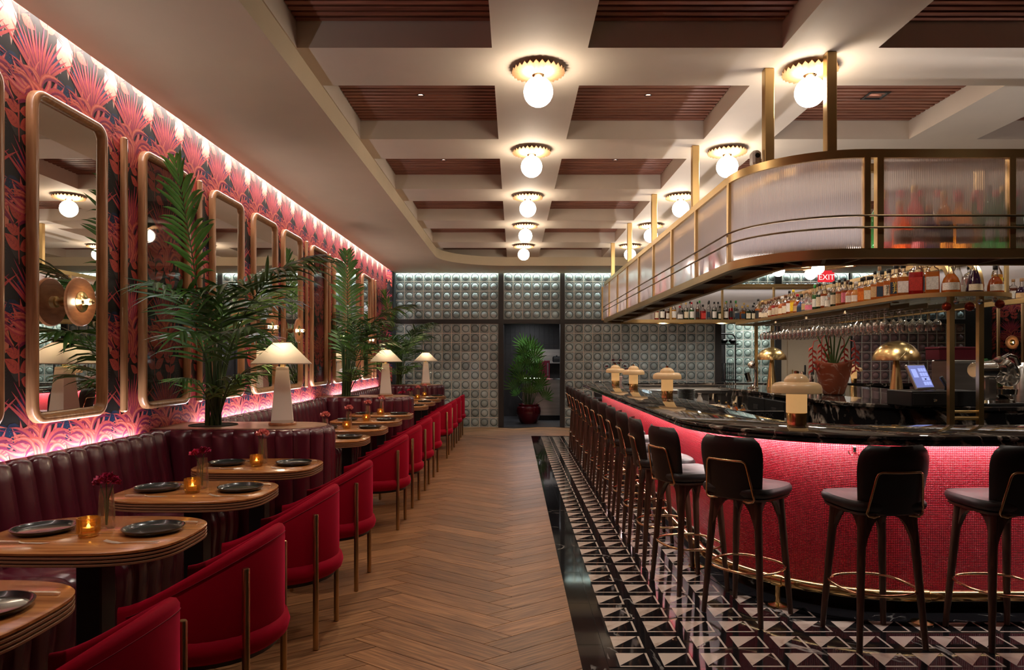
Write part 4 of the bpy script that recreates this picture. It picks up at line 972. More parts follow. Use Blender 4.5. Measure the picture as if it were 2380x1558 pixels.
# ---- bar stools (local: faces +y)
def make_stool():
    t = thing('bar_stool', '', 'bar stool', (0,0,0), 0, 'black leather bar stools')
    # seat
    def ring(h, z, p=4.0): return [(x, y+0.01, z) for x, y in squircle(h, h*0.98, p, 40)]
    st = MB().loft([ring(0.175,0.705),ring(0.205,0.712),ring(0.214,0.73),ring(0.213,0.748),ring(0.203,0.760)], False)
    st.build('seat_cushion', 'stool_seat', t, angle=60)
    n = 12; V = []; 
    for i in range(n+1):
        for j in range(n+1):
            u, v = -1+2*i/n, -1+2*j/n; sq = lambda a, b: a*math.sqrt(max(0,1-0.28*b*b*a*a)); x, y = sq(u,v)*0.206, sq(v,u)*0.202
            r = 0.012*(1-max(abs(u),abs(v))**4); dmp = sum(0.011*math.exp(-((u-a)**2+(v-b)**2)/0.02) for a in (-0.45,0.45) for b in (-0.45,0.45)); V.append((x, y+0.01, 0.7595+r-dmp))
    F = [(i*(n+1)+j, (i+1)*(n+1)+j, (i+1)*(n+1)+j+1, i*(n+1)+j+1) for i in range(n) for j in range(n)]
    MB().add(V, F).build('tufted_top', 'stool_seat', t, angle=80)
    for a in (-0.09,0.09):
        for b in (-0.08,0.10): MB().lathe([(0.007,0),(0.005,0.003),(0.001,0.004)], 10, (a,b,0.7605)).build('button', 'stool_seat', t)
    MB().loft([ring(0.16,0.688),ring(0.196,0.69),ring(0.203,0.703),ring(0.19,0.706)], True).build('seat_base', 'stool_wood', t)
    # backrest: curved padded shell, rounded shoulders
    m = 18; rows = 12; outer = []; inner = []
    for j in range(rows+1):
        v = j/rows; z = 0.70+0.345*v; hw = (0.165+0.025*min(1,v*1.6)) 
        if v > 0.72: q = (v-0.72)/0.28; hw *= math.sqrt(max(0.0,1-(q**2.6)*0.42))
        ro_, ri_ = [], []
        for i in range(m+1):
            u = -1+2*i/m; x = hw*u; y = -0.185-0.05*v+0.055*u*u
            tk = 0.019*(1-0.75*max(abs(u),0)**6)*(1-0.7*max(0,(v-0.85)/0.15)**2)
            ro_.append((x, y-tk, z)); ri_.append((x, y+tk, z))
        outer.append(ro_); inner.append(ri_[::-1])
    MB().loft([outer[k]+inner[k] for k in range(rows+1)], True).build('backrest', 'stool_leather', t, angle=70)
    # brass loop on the back
    yb = lambda x, z: -0.185-0.05*((z-0.70)/0.345)+0.055*(x/0.185)**2-0.027
    lp_ = [(-0.155,0.705),(-0.150,0.69),(-0.135,0.683)]
    pts = [(-0.14,0.69),(-0.148,0.705)]+[(-0.148+0.026*k/6,0.705+0.18*k/6) for k in range(1,7)]+[(-0.116,0.905),(-0.10,0.915)]+[(-0.10+0.2*k/6,0.915) for k in range(1,6)]+[(0.10,0.915),(0.116,0.905),(0.122,0.885)]+[(0.122+0.026*k/6,0.885-0.18*k/6) for k in range(1,7)]+[(0.14,0.69)]
    bp = [(x, yb(x,z), z) for x, z in pts]
    bp = [(-0.08,-0.17,0.688),(-0.12,-0.19,0.686)]+bp+[(0.12,-0.19,0.686),(0.08,-0.17,0.688)]
    MB().tube(bp, 0.0065, 8).build('back_loop', 'copper_ring', t, angle=80)
    # legs with curved brackets
    for sx in (-1,1):
        for sy in (-1,1):
            tx, ty = sx*0.135, sy*0.125+0.01; fx, fy = sx*0.178, sy*0.172+0.01
            P = lambda s: (tx+(fx-tx)*s, ty+(fy-ty)*s)
            rings = []
            for s, w in ((0.0,0.024),(0.10,0.022),(0.35,0.021),(1.0,0.0145)):
                x, y = P(s); z = 0.69*(1-s)+0.004*s; rings.append([(x+w*math.cos(a), y+w*math.sin(a), z) for a in [2*PI*q/10 for q in range(10)]])
            leg = MB().loft(rings[::-1], True).build('leg', 'stool_wood', t, angle=60)
            MB().lathe([(0.001,0.0035),(0.013,0.0035),(0.014,0.006),(0.001,0.009)], 10, (fx,fy,0)).build('glide', 'white_edge', leg)
    for ax in (0,1):
        for s2 in (-1,1):   # arched rails between neighbouring legs
            pts = []; K = 12
            up, lo = [], []
            for k in range(K+1):
                u = -1+2*k/K; half = 0.15; d = 0.69; zz = 0.69-0.014-0.21*abs(u)**3.6
                up.append((u*0.135, 0.69)); lo.append((u*(0.135+0.013*abs(u)**3.6), zz))
            rings = []
            for k in range(K+1):
                r = []
                for off in (-0.012, 0.012):
                    for (q, z) in ((up[k]),(lo[k])):
                        b = s2*(0.13+0.013*((0.69-z)/0.21))+off
                        r.append((q, b+0.01, z) if ax == 0 else (b, q+0.01, z))
                rings.append([r[0], r[1], r[3], r[2]])
            MB().loft(rings, True).build('seat_bracket', 'stool_wood', t, angle=60)
    rg = []
    for x, y in squircle(0.196, 0.190, 2.6, 44): rg.append((x, y+0.01, 0.285))
    MB().tube(rg, 0.0075, 8, True).build('foot_ring', 'copper_ring', t, angle=80)
    return t
sto = make_stool()
SP = []
for k in range(11): SP.append((1.085, 5.10+0.615*k*1.03, -PI/2+random.uniform(-0.04,0.04), 'black leather bar stool, %s along the straight side of the bar from the corner' % ORD[k+1]))
SP.append((1.13, 4.53, -PI/2+0.28, 'black leather bar stool at the start of the curve, seat tufts showing'))
SP.append((1.345, 4.03, -PI/4-0.05, 'black leather bar stool at the middle of the rounded bar corner'))
SP.append((1.893, 3.665, 0.10, 'black leather bar stool facing the flat front of the bar below the bag hook'))
SP.append((2.565, 3.66, 0.06, 'black leather bar stool cut off by the right picture edge'))
SP.append((3.32, 3.66, 0.0, 'black leather bar stool beyond the right picture edge'))
SP.append((1.72, 12.98, PI+0.3, 'black leather bar stool behind the far end of the bar'))
for q, (x, y, rz, lb) in enumerate(SP):
    if q == 0: sto.location = (x,y,mz+0.001); sto.rotation_euler = (0,0,rz); sto['label'] = lb
    else: dup(sto, (x,y,mz+0.001 if y < 13 else mz+0.001), rz, lb)
# ---- alabaster mushroom lamps on the counter
def make_mush():
    t = thing('alabaster_lamp', '', 'lamp', (0,0,0), 0, 'alabaster lamps on the bar')
    MB().lathe([(0.001,0.0),(0.060,0.0),(0.060,0.072),(0.058,0.076),(0.001,0.076)], 32).build('brass_base', 'brass_bright', t)
    MB().lathe([(0.001,0.076),(0.062,0.076),(0.062,0.205),(0.001,0.205)], 32).build('stone_stem', 'alabaster_lit', t)
    MB().lathe([(0.063,0.198),(0.144,0.198),(0.150,0.204),(0.150,0.228),(0.144,0.248),(0.128,0.262),(0.105,0.268),(0.001,0.268)], 40).build('stone_shade', 'alabaster', t)
    d = MB().lathe([(0.076,0.268),(0.074,0.283),(0.060,0.303),(0.036,0.318),(0.001,0.323)], 28).build('stone_dome', 'alabaster', t)
    MB().lathe([(0.012,0.318),(0.015,0.322),(0.015,0.336),(0.009,0.340),(0.001,0.341)], 14).build('finial', 'copper_ring', d)
    return t
mu = make_mush()
for q, (x,y,d) in enumerate(((1.775,4.37,'largest in view, on the rounded corner'),(1.63,7.41,'on the long side, third from the far end'),(1.63,9.5,'on the long side, second from the far end'),(1.58,10.85,'on the long side, farthest from the camera'),(5.9,12.1,'alone on the far right counter beside the clay vase'))):
    lb = 'alabaster mushroom lamp on brass base, '+d
    if q == 0: mu.location = (x,y,1.0675); mu['label'] = lb
    else: dup(mu, (x,y,1.0675), 0.3*q, lb)
# ================================================================== BRASS RACK HUNG OVER THE BAR
KX, KY, KF = 2.30, 5.22, 12.33; KR = 0.70; KD = 0.385
ZB0, ZB1 = 2.14, 2.848
kw = dict(cx=KX, cy=KY, fy=KF, xr=6.38-KR+0.0)
kw['xr'] = 6.0
rack = thing('bottle_rack_canopy', 'large brass bottle rack with ribbed glass panels hung above the bar', 'rack', (0,0,0))
def sw(prof): return sweep(prof, cx=KX, cy=KY, fy=KF, xr=6.0)
bw = 0.045
def rail(R0, R1, z0, z1, nm, mt): sw([(R0,z0),(R0,z1),(R1,z1),(R1,z0)]).build(nm, mt, rack, angle=40)
rail(KR, KR-0.05, ZB1-0.055, ZB1, 'top_rail', 'brass'); rail(KR-KD+0.05, KR-KD, ZB1-0.055, ZB1, 'top_rail', 'brass')
rail(KR, KR-0.05, ZB0, ZB0+0.062, 'bottom_rail', 'brass'); rail(KR-KD+0.05, KR-KD, ZB0, ZB0+0.062, 'bottom_rail', 'brass')
rail(KR-0.05, KR-KD+0.05, ZB0+0.042, ZB0+0.052, 'shelf_plate', 'brass_dark')
for zz in (2.412, 2.335):
    MB().tube([(x,y,zz) for x,y,_,_ in loop(KR+0.012, cx=KX, cy=KY, fy=KF, xr=6.0, na=16)], 0.0075, 8).build('guard_rod', 'brass_dark', rack)
# uprights, panels and bottom ribs
upr = MB().cbox(-0.022,0.022,-0.05,0.0,ZB0+0.05,ZB1-0.045,0.003).mesh('upright', 'brass', False)
upin = MB().cbox(-0.018,0.018,0.0,0.04,ZB0+0.05,ZB1-0.045,0.003).mesh('upright', 'brass', False)
rib = MB().box(-0.012,0.012,-KD+0.03,-0.03,ZB0+0.006,ZB0+0.044).mesh('cross_rib', 'brass_dark', False)
NP = 8; ys = [KY+(KF+0.42-KY)*k/NP for k in range(NP+1)]; pan = (KF+0.42-KY)/NP
def ang(nx, ny): return math.atan2(ny, nx)-PI/2     # local +y = outward
st_l = [(KX-KR, y, -1, 0) for y in ys]
st_f = [(KX+0.945*k, KY-KR, 0, -1) for k in range(0, 5)]
for (x,y,nx,ny) in st_l+st_f:
    obj('upright', upr, rack, (x,y,0), ang(nx,ny))
    obj('cross_rib', rib, rack, (x,y,0), ang(nx,ny))
for (x,y,nx,ny) in st_l[1::2]+st_f[1::2]: obj('upright', upin, rack, (x-nx*KD,y-ny*KD,0), ang(nx,ny))
for a in (PI*1.12, PI*1.25, PI*1.38): obj('cross_rib', rib, rack, (KX+KR*math.cos(a),KY+KR*math.sin(a),0), a-PI/2)
obj('upright', upr, rack, (KX+0.085,KY-KR,0), PI)
def panel(pts, nm='glass_panel'):
    m = MB(); z0, z1 = ZB0+0.062, ZB1-0.055; d = 0.0; n = len(pts); m.uv = []
    V = []
    for i, (x,y) in enumerate(pts):
        if i: d += math.hypot(x-pts[i-1][0], y-pts[i-1][1])
        V += [(x,y,z0),(x,y,z1)]; m.uv += [(d,0),(d,z1-z0)]
    m.v = V; m.f = [(2*i,2*i+2,2*i+3,2*i+1) for i in range(n-1)]; m.m = [0]*(n-1)
    return m.build(nm, 'ribbed_glass', rack, angle=60)
RG = KR-0.022
for k in range(NP): panel([(KX-RG, ys[k+1]-0.022), (KX-RG, ys[k]+0.022)])
panel([(KX+RG*math.cos(a), KY+RG*math.sin(a)) for a in [PI+0.03+(PI/2-0.03)*q/18 for q in range(19)]])
for k in range(3): panel([(KX+0.945*k+(0.11 if k == 0 else 0.022), KY-RG), (KX+0.945*(k+1)-0.022, KY-RG)])
# far run uprights facing us
for k in range(6): obj('upright', upin, rack, (KX+0.55+k*0.94, KF+KR-KD, 0), 0)
MB().box(KX-0.2, 6.4, KF+KR-0.02, KF+KR-0.012, ZB0+0.06, ZB1-0.05).build('back_panel', 'panel_grey', rack, smooth=False)
# right run
XRR = 6.0
for zz, h in ((ZB0, 0.062), (ZB1-0.055, 0.055)):
    MB().cbox(XRR, XRR+0.05, 4.6, KF+KR, zz, zz+h, 0.003).build('side_rail', 'brass', rack, smooth=False)
MB().box(XRR+0.02, XRR+KD, 4.6, KF+KR, ZB0+0.042, ZB0+0.052).build('side_shelf', 'brass_dark', rack, smooth=False)
MB().box(XRR+KD, XRR+KD+0.01, 4.6, KF+KR, ZB0+0.05, ZB1-0.05).build('side_back_panel', 'panel_grey', rack, smooth=False)
for y in (5.3,6.9,8.5,10.1,11.7): MB().cbox(XRR, XRR+0.04, y-0.02, y+0.02, ZB0+0.05, ZB1-0.05, 0.003).build('upright', 'brass', rack, smooth=False)
# ceiling posts
for (x,y) in ((1.72,6.61),(1.72,8.55),(1.72,10.37),(1.72,12.13),(1.775,4.86),(2.09,4.60),(3.6,4.64)):
    MB().cbox(x-0.033, x+0.033, y-0.033, y+0.033, ZB1-0.01, ZC, 0.004).build('ceiling_post', 'brass', rack, smooth=False)
# LED line on the shelf of the rack
EK = 3.0
area_strip('rack_shelf_led', (KX-KR+0.20, (KY+KF)/2, ZB0+0.066), 0.03, KF-KY, (PI,0,0), EK*(KF-KY), (1.0,0.95,0.97))
area_strip('rack_shelf_led', (KX+1.6, KY-KR+0.18, ZB0+0.066), 3.2, 0.03, (PI,0,0), EK*3.2, (1.0,0.95,0.97))
for k in range(5):
    a = PI+PI/2*(k+0.5)/5; area_strip('rack_shelf_led', (KX+(KR-0.18)*math.cos(a), KY+(KR-0.18)*math.sin(a), ZB0+0.066), 0.15, 0.03, (PI,0,a+PI/2), EK*0.2, (1.0,0.95,0.97))
area_strip('far_rack_led', (KX+2.0, KF+KR-0.08, ZB1-0.06), 3.6, 0.03, (0,0,0), 1.6, (1.0,0.95,0.93))
area_strip('side_rack_led', (XRR+0.3, 8.0, ZB1-0.06), 0.03, 6.0, (0,0,0), 3, (1.0,0.95,0.93))
# added puck lights under the rack, replacing thin LED lines, to brighten the bar
pk_m = MB().lathe([(0.001,0.0),(0.030,0.0),(0.030,-0.012),(0.022,-0.012),(0.020,-0.004),(0.001,-0.004)], 16).mesh('added_puck_light', 'brass_dark', True, 40)
def puck(x, y, p, rx=0.0, ry=0.0, size=2.2):
    obj('added_puck_light', pk_m, rack, (x, y, ZB0+0.042))
    d = bpy.data.lights.new('added_puck_beam', 'SPOT'); d.energy = p; d.spot_size = size; d.spot_blend = 0.8; d.color = (1.0,0.90,0.78); d.shadow_soft_size = 0.03
    o = bpy.data.objects.new('added_puck_beam', d); COL.objects.link(o); o.location = (x, y, ZB0+0.025); o.rotation_euler = (rx, ry, 0)
for k in range(6): puck(KX-KR+0.22, 5.9+1.25*k, 3.5, 0.0, 0.5, 1.6)
for k in range(3): puck(KX+0.5+1.2*k, KY-KR+0.22, 7, 0.3)
for k in range(5): puck(KX+0.5+1.1*k, KF+KR-0.15, 16, 0.75)
for k in range(3): puck(KX+0.9+1.3*k, KF+KR-KD+0.12, 14, -0.5)
# ================================================================== CEILING LAMPS
def make_globe():
    t = thing('ceiling_globe_lamp', '', 'ceiling lamp', (0,0,0), 0, 'pleated ceiling globe lamps')
    n = 56; m = MB(); rings = []
    for r, z, w in ((0.045,-0.052,0.2),(0.10,-0.046,0.6),(0.160,-0.036,1.0),(0.184,-0.030,1.15)):
        rings.append([(r*math.cos(2*PI*i/n), r*math.sin(2*PI*i/n), z+(0.010*w if i % 2 else -0.010*w)) for i in range(n)])
    m.loft(rings, False); m.loft([[(x,y,z+0.003) for x,y,z in r] for r in rings][::-1], False)
    m.build('pleated_plate', 'gold_pleat', t, angle=10)
    MB().lathe([(0.055,-0.03),(0.055,0.0),(0.001,0.0)][::-1], 24).build('canopy_mount', 'gold_pleat', t)
    MB().lathe([(0.03,-0.075),(0.045,-0.052),(0.03,-0.03)], 24).build('collar', 'copper_ring', t)
    MB().sphere((0,0,-0.168), 0.102, 28, 16).build('glass_globe', 'globe_light', t)
    return t
gl = make_globe(); first = True
for ci, cn_ in ((0,'the aisle'),(1,'the left side of the bar')):
    for r in range(0, 5):
        y = LY0+LDY*r; x = LX0+LDX*ci
        lb = 'opal globe lamp on pleated plate above %s, %s from camera' % (cn_, ORD[r])
        if first: gl.location = (x,y,ZC); gl['label'] = lb; first = False
        else: dup(gl, (x,y,ZC), 0.1*r, lb)
# recessed downlights in the slatted coffers; those above the picture are added fill
def make_down():
    t = thing('recessed_downlight', '', 'downlight', (0,0,0), 0, 'recessed downlights')
    sq = lambda h, z: [(h,h,z),(-h,h,z),(-h,-h,z),(h,-h,z)]
    MB().loft([sq(0.085,0.0),sq(0.085,-0.006),sq(0.065,-0.006),sq(0.05,0.028)], False).build('black_frame', 'iron_black', t, smooth=False)
    MB().lathe([(0.001,0.026),(0.036,0.026),(0.034,0.028)], 16).build('lens', 'down_light', t)
    return t
dn = make_down(); first = True
def spot(loc, power, size=1.5, col=(1.0,0.90,0.78), blend=0.6):
    d = bpy.data.lights.new('downlight_beam', 'SPOT'); d.energy = power; d.spot_size = size; d.spot_blend = blend; d.color = col; d.shadow_soft_size = 0.05
    o = bpy.data.objects.new('downlight_beam', d); COL.objects.link(o); o.location = loc; o.rotation_euler = (0,0,0)
dl = []
for r in range(-2, 1):
    for ci in range(4):
        if (r, ci) in ((0, 2), (-2, 0)) or r == -1: dl.append((LX0+LDX*(ci-0.5), LY0+LDY*(r+0.5), r, ci))
for (x,y,r,ci) in dl:
    lb = 'added square black recessed downlight above the picture, %s row, %s' % (ORD[-r-1], colname[min(ci,4)]) if not (r == 0 and ci == 2) else 'square black recessed downlight in the slats right of the brass posts'
    if first: dn.location = (x,y,ZK-0.002); dn['label'] = lb; first = False
    else: dup(dn, (x,y,ZK-0.002), 0, lb)
    spot((x,y,ZK-0.03), 55 if ci == 0 else 30)

# added pin-hole downlights between the slats in view, fill light for the room
pinm = MB().lathe([(0.030,0.010),(0.030,-0.002),(0.024,-0.002),(0.022,0.010)], 14).mesh('added_pin_downlight', 'iron_black', True, 40)
pinl = MB().lathe([(0.001,0.008),(0.022,0.008),(0.021,0.010)], 12).mesh('lens', 'down_light', True, 40)
for r in range(0, 4):
    for ci in range(4):
        x = LX0+LDX*(ci-0.5); y = LY0+LDY*(r+0.5)
        if (r, ci) == (0, 2): continue
        o = obj('added_pin_downlight', pinm, None, (x, y, ZK-0.001)); obj('lens', pinl, o)
        tag(o, 'added tiny pin downlight between the ceiling slats, %s row, %s' % (ORD[r], colname[min(ci,4)]), 'downlight', 'added pin downlights')
        spot((x, y, ZK-0.02), (30, 34, 70, 85)[ci], 2.3, (1.0,0.87,0.72), 0.9)
# ================================================================== ISLAND AND BRASS GANTRY
IX, IY, IR = 4.2, 7.1, 1.1
IYF = 11.0; IXR = 5.25
def isl(R, n=14):
    p = [(IXR, IY-R)] if True else []
    q = [(IX+R*math.cos(a), IY+R*math.sin(a)) for a in [1.5*PI-PI/2*k/n for k in range(n+1)]]
    p = [(IXR+ (R-IR), IY-R)]+q+[(IX-R, IYF-0.5)]+[(IX-R+0.5-0.5*math.cos(a), IYF-0.5+0.5*math.sin(a)+(R-IR)*math.sin(a)) for a in [PI/2*k/8 for k in range(1,9)]]+[(IXR+(R-IR), IYF+R-IR)]
    return p
def prism_r(prof, mt, nm, par):
    m = MB(); m.loft([[(x,y,z) for x,y in isl(R)] for R, z in prof], True); return m.build(nm, mt, par, angle=40)
il = thing('bar_island', 'marble island behind the bar with black cabinets', 'island', (0,0,0))
prism_r([(IR-0.006,1.030),(IR,1.036),(IR,1.061),(IR-0.006,1.067)], 'counter_marble', 'marble_top', il)
prism_r([(IR-0.03,0.10),(IR-0.03,1.030)], 'island_marble', 'marble_front', il)
prism_r([(IR-0.10,0.0),(IR-0.10,0.10)], 'kick_black', 'plinth', il)
# black cabinet doors with grip holes on the left side
for k in range(3):
    y = 7.35+k*0.62
    o = MB().cbox(IX-IR-0.012+0.0, IX-IR+0.02, y, y+0.60, 0.14, 0.99, 0.006).build('cabinet_door', 'plastic_black', il, smooth=False)
    MB().cbox(IX-IR-0.016, IX-IR-0.008, y+0.22, y+0.38, 0.84, 0.90, 0.003).build('grip_hole', 'void_black', o, smooth=False)
# inner service ledge of the bar
sl = MB().cbox(1.79, 2.28, 5.35, 11.1, 0.955, 0.985, 0.006); o = sl.build('service_ledge', 'plastic_black', smooth=False); tag(o, 'black service ledge on the inner side of the bar', 'ledge')
for y in (5.5, 8.2, 10.9): MB().box(1.85,2.2,y-0.03,y+0.03,0.0,0.956).build('ledge_support', 'plastic_black', o, smooth=False)
o = thing('steel_prep_station', 'stainless prep station with bright rim at the far inside of the bar', 'prep station', (2.9, 11.2, 0))
MB().cbox(-0.9,1.3,-0.02,0.5,0.92,0.985,0.006).build('steel_top', 'steel', o, smooth=False); MB().cbox(-0.88,1.28,0.0,0.48,0.0,0.92,0.006).build('steel_body', 'steel', o, smooth=False); MB().cbox(-0.9,1.3,0.46,0.50,0.985,1.05,0.006).build('splash_rim', 'chrome', o, smooth=False)
# gantry
gt = thing('brass_gantry', 'arched brass gantry carrying a bottle shelf above the island', 'gantry', (0,0,0))
GZ = 2.02; GX0, GX1, GY0, GY1 = 3.30, 4.25, 5.62, 10.75
shp = rrect(GX0, GX1, GY0, GY1, 0.46, 12); shi = rrect(GX0+0.03, GX1-0.03, GY0+0.03, GY1-0.03, 0.43, 12)
m = MB(); rr = [[(x,y,z) for x,y in q] for q, z in ((shp,GZ-0.028),(shp,GZ+0.008),(shi,GZ+0.008),(shi,GZ-0.028))]; m.loft(rr+[rr[0]], False); m.build('shelf_rim', 'brass', gt, angle=40)
thin_glass('shelf_glass', (0.80,0.84,0.82), 0.14, body=0.25, bodycol=(0.5,0.5,0.46))
MB().prism(shi, GZ-0.012, GZ).build('glass_shelf', 'shelf_glass', gt, smooth=False)
PX = (3.655, 3.90); PYN, PYF = 5.82, 10.5
def bent(x):
    p = [(x,PYN,0.0),(x,PYN,1.2),(x,PYN,2.05)]
    for k in range(9): a = PI/2*k/8; p.append((x, PYN+0.22-0.22*math.cos(a), 2.10+0.22*math.sin(a)))
    p += [(x,7.0,2.32),(x,9.0,2.32)]
    for k in range(9): a = PI/2*k/8; p.append((x, PYF-0.3+0.3*math.sin(a), 2.02+0.3*math.cos(a)))
    p += [(x,PYF,1.5),(x,PYF,1.066)]
    return p
def sqtube(path, h, nm, mt, par):
    P = [Vector(p) for p in path]; rings = []
    for i in range(len(P)):
        t = (P[min(i+1,len(P)-1)]-P[max(i-1,0)]).normalized(); a = Vector((1,0,0)); b = t.cross(a).normalized(); rings.append([tuple(P[i]+a*h*u+b*h*v) for u,v in ((-1,-1),(1,-1),(1,1),(-1,1))])
    return MB().loft(rings, True).build(nm, mt, par, angle=30)
for x in PX: sqtube(bent(x), 0.021, 'bent_tube', 'brass', gt)
for z in (0.985, 1.045-0.005, 0.9): MB().tube([(PX[0]+0.02,PYN,z),(PX[1]-0.02,PYN,z)], 0.011 if z > 1 else 0.016, 10).build('rung', 'brass', gt)
for x in PX:
    for y in (6.9, 8.0, 9.1): MB().cbox(x-0.014,x+0.014,y-0.014,y+0.014,GZ+0.004,2.302,0.002).build('guard_stay', 'brass', gt, smooth=False)
for k in range(5): MB().cbox(GX0+0.10+k*0.17, GX0+0.112+k*0.17, 6.3, 9.9, GZ-0.075, GZ-0.030, 0.002).build('glass_track', 'brass_dark', gt, smooth=False)
# ================================================================== BOTTLES
LIQ = {'amber':(0.60,0.17,0.02),'whisky':(0.42,0.085,0.012),'gold':(0.72,0.34,0.05),'brown':(0.16,0.03,0.01),'clear':(0.80,0.80,0.78),'green':(0.03,0.20,0.04),'dark green':(0.012,0.05,0.018),'black':(0.012,0.011,0.012),'red':(0.50,0.012,0.02),'orange':(0.85,0.20,0.02),'yellow':(0.80,0.62,0.04),'lime':(0.45,0.62,0.06),'teal':(0.03,0.30,0.34),'purple':(0.05,0.012,0.06),'pink':(0.80,0.28,0.28),'blue':(0.04,0.10,0.30)}
for k, c in LIQ.items(): thin_glass('liq_'+k, tuple(min(1,x**0.45) for x in c), 0.10, body=(0.12 if k == 'clear' else 0.62), bodycol=c)
LAB = {'cream':(0.72,0.64,0.48),'white':(0.80,0.78,0.74),'navy':(0.02,0.04,0.07),'yellow':(0.80,0.55,0.02),'black':(0.02,0.02,0.02),'tan':(0.55,0.36,0.18),'red':(0.55,0.04,0.03),'pink':(0.75,0.20,0.30),'teal':(0.05,0.25,0.27),'orange':(0.75,0.20,0.02)}
for k, c in LAB.items(): pm('lab_'+k, c, 0.6, noise=(120, 0.2))
CAP = {'black':(0.015,0.015,0.015),'gold':(0.6,0.4,0.12),'cork':(0.40,0.22,0.10),'red':(0.45,0.01,0.02),'green':(0.03,0.30,0.05),'white':(0.75,0.73,0.7),'yellow':(0.75,0.55,0.03),'brown':(0.12,0.045,0.02)}
for k, c in CAP.items(): pm('cap_'+k, c, 0.4)
SHAPES = {  # (profile, square?, label z0,z1,r)
 'tall': ([(0.001,0),(0.036,0),(0.039,0.006),(0.039,0.17),(0.034,0.195),(0.018,0.225),(0.0145,0.24),(0.0145,0.275)], 0, 0.04, 0.145, 0.0396),
 'square': ([(0.001,0),(0.040,0),(0.043,0.006),(0.043,0.155),(0.038,0.175),(0.018,0.19),(0.0155,0.20),(0.0155,0.232)], 1, 0.03, 0.12, 0.0434),
 'round': ([(0.001,0),(0.046,0),(0.052,0.01),(0.052,0.10),(0.047,0.13),(0.026,0.16),(0.016,0.18),(0.0155,0.225)], 0, 0.03, 0.10, 0.0526),
 'squat': ([(0.001,0),(0.052,0),(0.060,0.01),(0.058,0.07),(0.045,0.11),(0.024,0.14),(0.016,0.155),(0.016,0.205)], 0, 0.022, 0.075, 0.0606),
 'bell': ([(0.001,0),(0.056,0),(0.060,0.008),(0.055,0.05),(0.040,0.12),(0.022,0.18),(0.016,0.20),(0.0155,0.24)], 0, 0.02, 0.07, 0.0606),
 'slim': ([(0.001,0),(0.030,0),(0.032,0.005),(0.032,0.20),(0.026,0.22),(0.015,0.245),(0.013,0.255),(0.013,0.30)], 0, 0.05, 0.15, 0.0326)}
CAPZ = {'tall':(0.0155,0.268,0.30),'square':(0.019,0.226,0.262),'round':(0.0185,0.218,0.25),'squat':(0.019,0.198,0.235),'bell':(0.017,0.232,0.268),'slim':(0.0145,0.285,0.325)}
mc = {}
def bottle_meshes(shape, liq, lab, cap, full=False):
    k1 = (shape, liq, full)
    if k1 not in mc:
        pr, sqr, *_ = SHAPES[shape]; m = MB()
        if sqr:
            rings = [[(x,y,z) for x,y in (squircle(r,r,6 if r > 0.03 else 2,20))] for r, z in pr]; m.loft(rings, True)
        else: m.lathe(pr, 18)
        me = m.mesh('bottle', ['liq_'+liq, 'clear_glass'], True, 50); lvl = pr[-1][1]*(1.2 if full else 0.66)
        for p in me.polygons:
            if p.center.z > lvl: p.material_index = 1
        mc[k1] = me
    k2 = (shape, 'L', lab)
    if k2 not in mc and lab:
        _, sqr, z0, z1, r = SHAPES[shape]; m = MB()
        if sqr: m.box(-r*0.86, r*0.86, -r-0.0008, -r, z0, z1)
        else:
            a = [-PI/2-1.05+2.1*q/10 for q in range(11)]; taper = 0.93 if shape in ('bell',) else 1.0
            m.loft([[(r*math.cos(t)*1.003, r*math.sin(t)*1.003, z0) for t in a],[(r*taper*math.cos(t)*1.003, r*taper*math.sin(t)*1.003, z1) for t in a]], False, closed=False)
        mc[k2] = m.mesh('bottle_label', 'lab_'+lab, True, 60)
    k3 = (shape, 'C', cap)
    if k3 not in mc:
        r, z0, z1 = CAPZ[shape]; mc[k3] = MB().lathe([(r*0.9,z0),(r,z0+0.002),(r,z1-0.003),(r*0.85,z1),(0.001,z1)], 14).mesh('bottle_cap', 'cap_'+cap, True, 50)
    return mc[k1], mc.get(k2), mc[k3]
TXT = {}
def bottle(x, y, z, shape, liq, lab, cap, label, group, rz=0.0, sc=1.0, text=None, tcol=None):
    b, l, c = bottle_meshes(shape, liq, lab, cap, 'ribbed' in group)
    o = obj('bottle', b, None, (x,y,z), rz); o.scale = (sc,sc,sc); tag(o, label, 'bottle', group)
    if l: 
        lo = obj('bottle_label', l, o)
        if text: 
            r = SHAPES[shape][4]; zz = (SHAPES[shape][2]+SHAPES[shape][3])/2; lettering(text, lo, (0,-r-0.0022,zz), tcol[1], tcol[0])
    obj('bottle_cap', c, o)
    return o
def lettering(body, par, loc, size, mt, rot=(PI/2,0,0), align='CENTER', extr=0.0004):
    cu = bpy.data.curves.new('lettering', 'FONT'); cu.body = body; cu.size = size; cu.extrude = extr; cu.align_x = align; cu.align_y = 'CENTER'; cu.space_line = 0.9
    tmp = bpy.data.objects.new('lettering_source', cu); COL.objects.link(tmp)
    bpy.context.view_layer.update()
    me = bpy.data.meshes.new_from_object(tmp.evaluated_get(bpy.context.evaluated_depsgraph_get())); bpy.data.objects.remove(tmp)
    me.materials.clear(); me.materials.append(MATS[mt])
    o = obj('lettering', me, par, loc); o.rotation_euler = rot; return o
pm('ink_black', (0.01,0.01,0.01), 0.6); pm('ink_gold', (0.85,0.62,0.12), 0.5); pm('ink_red', (0.6,0.03,0.03), 0.6); pm('ink_white', (0.85,0.85,0.85), 0.6)
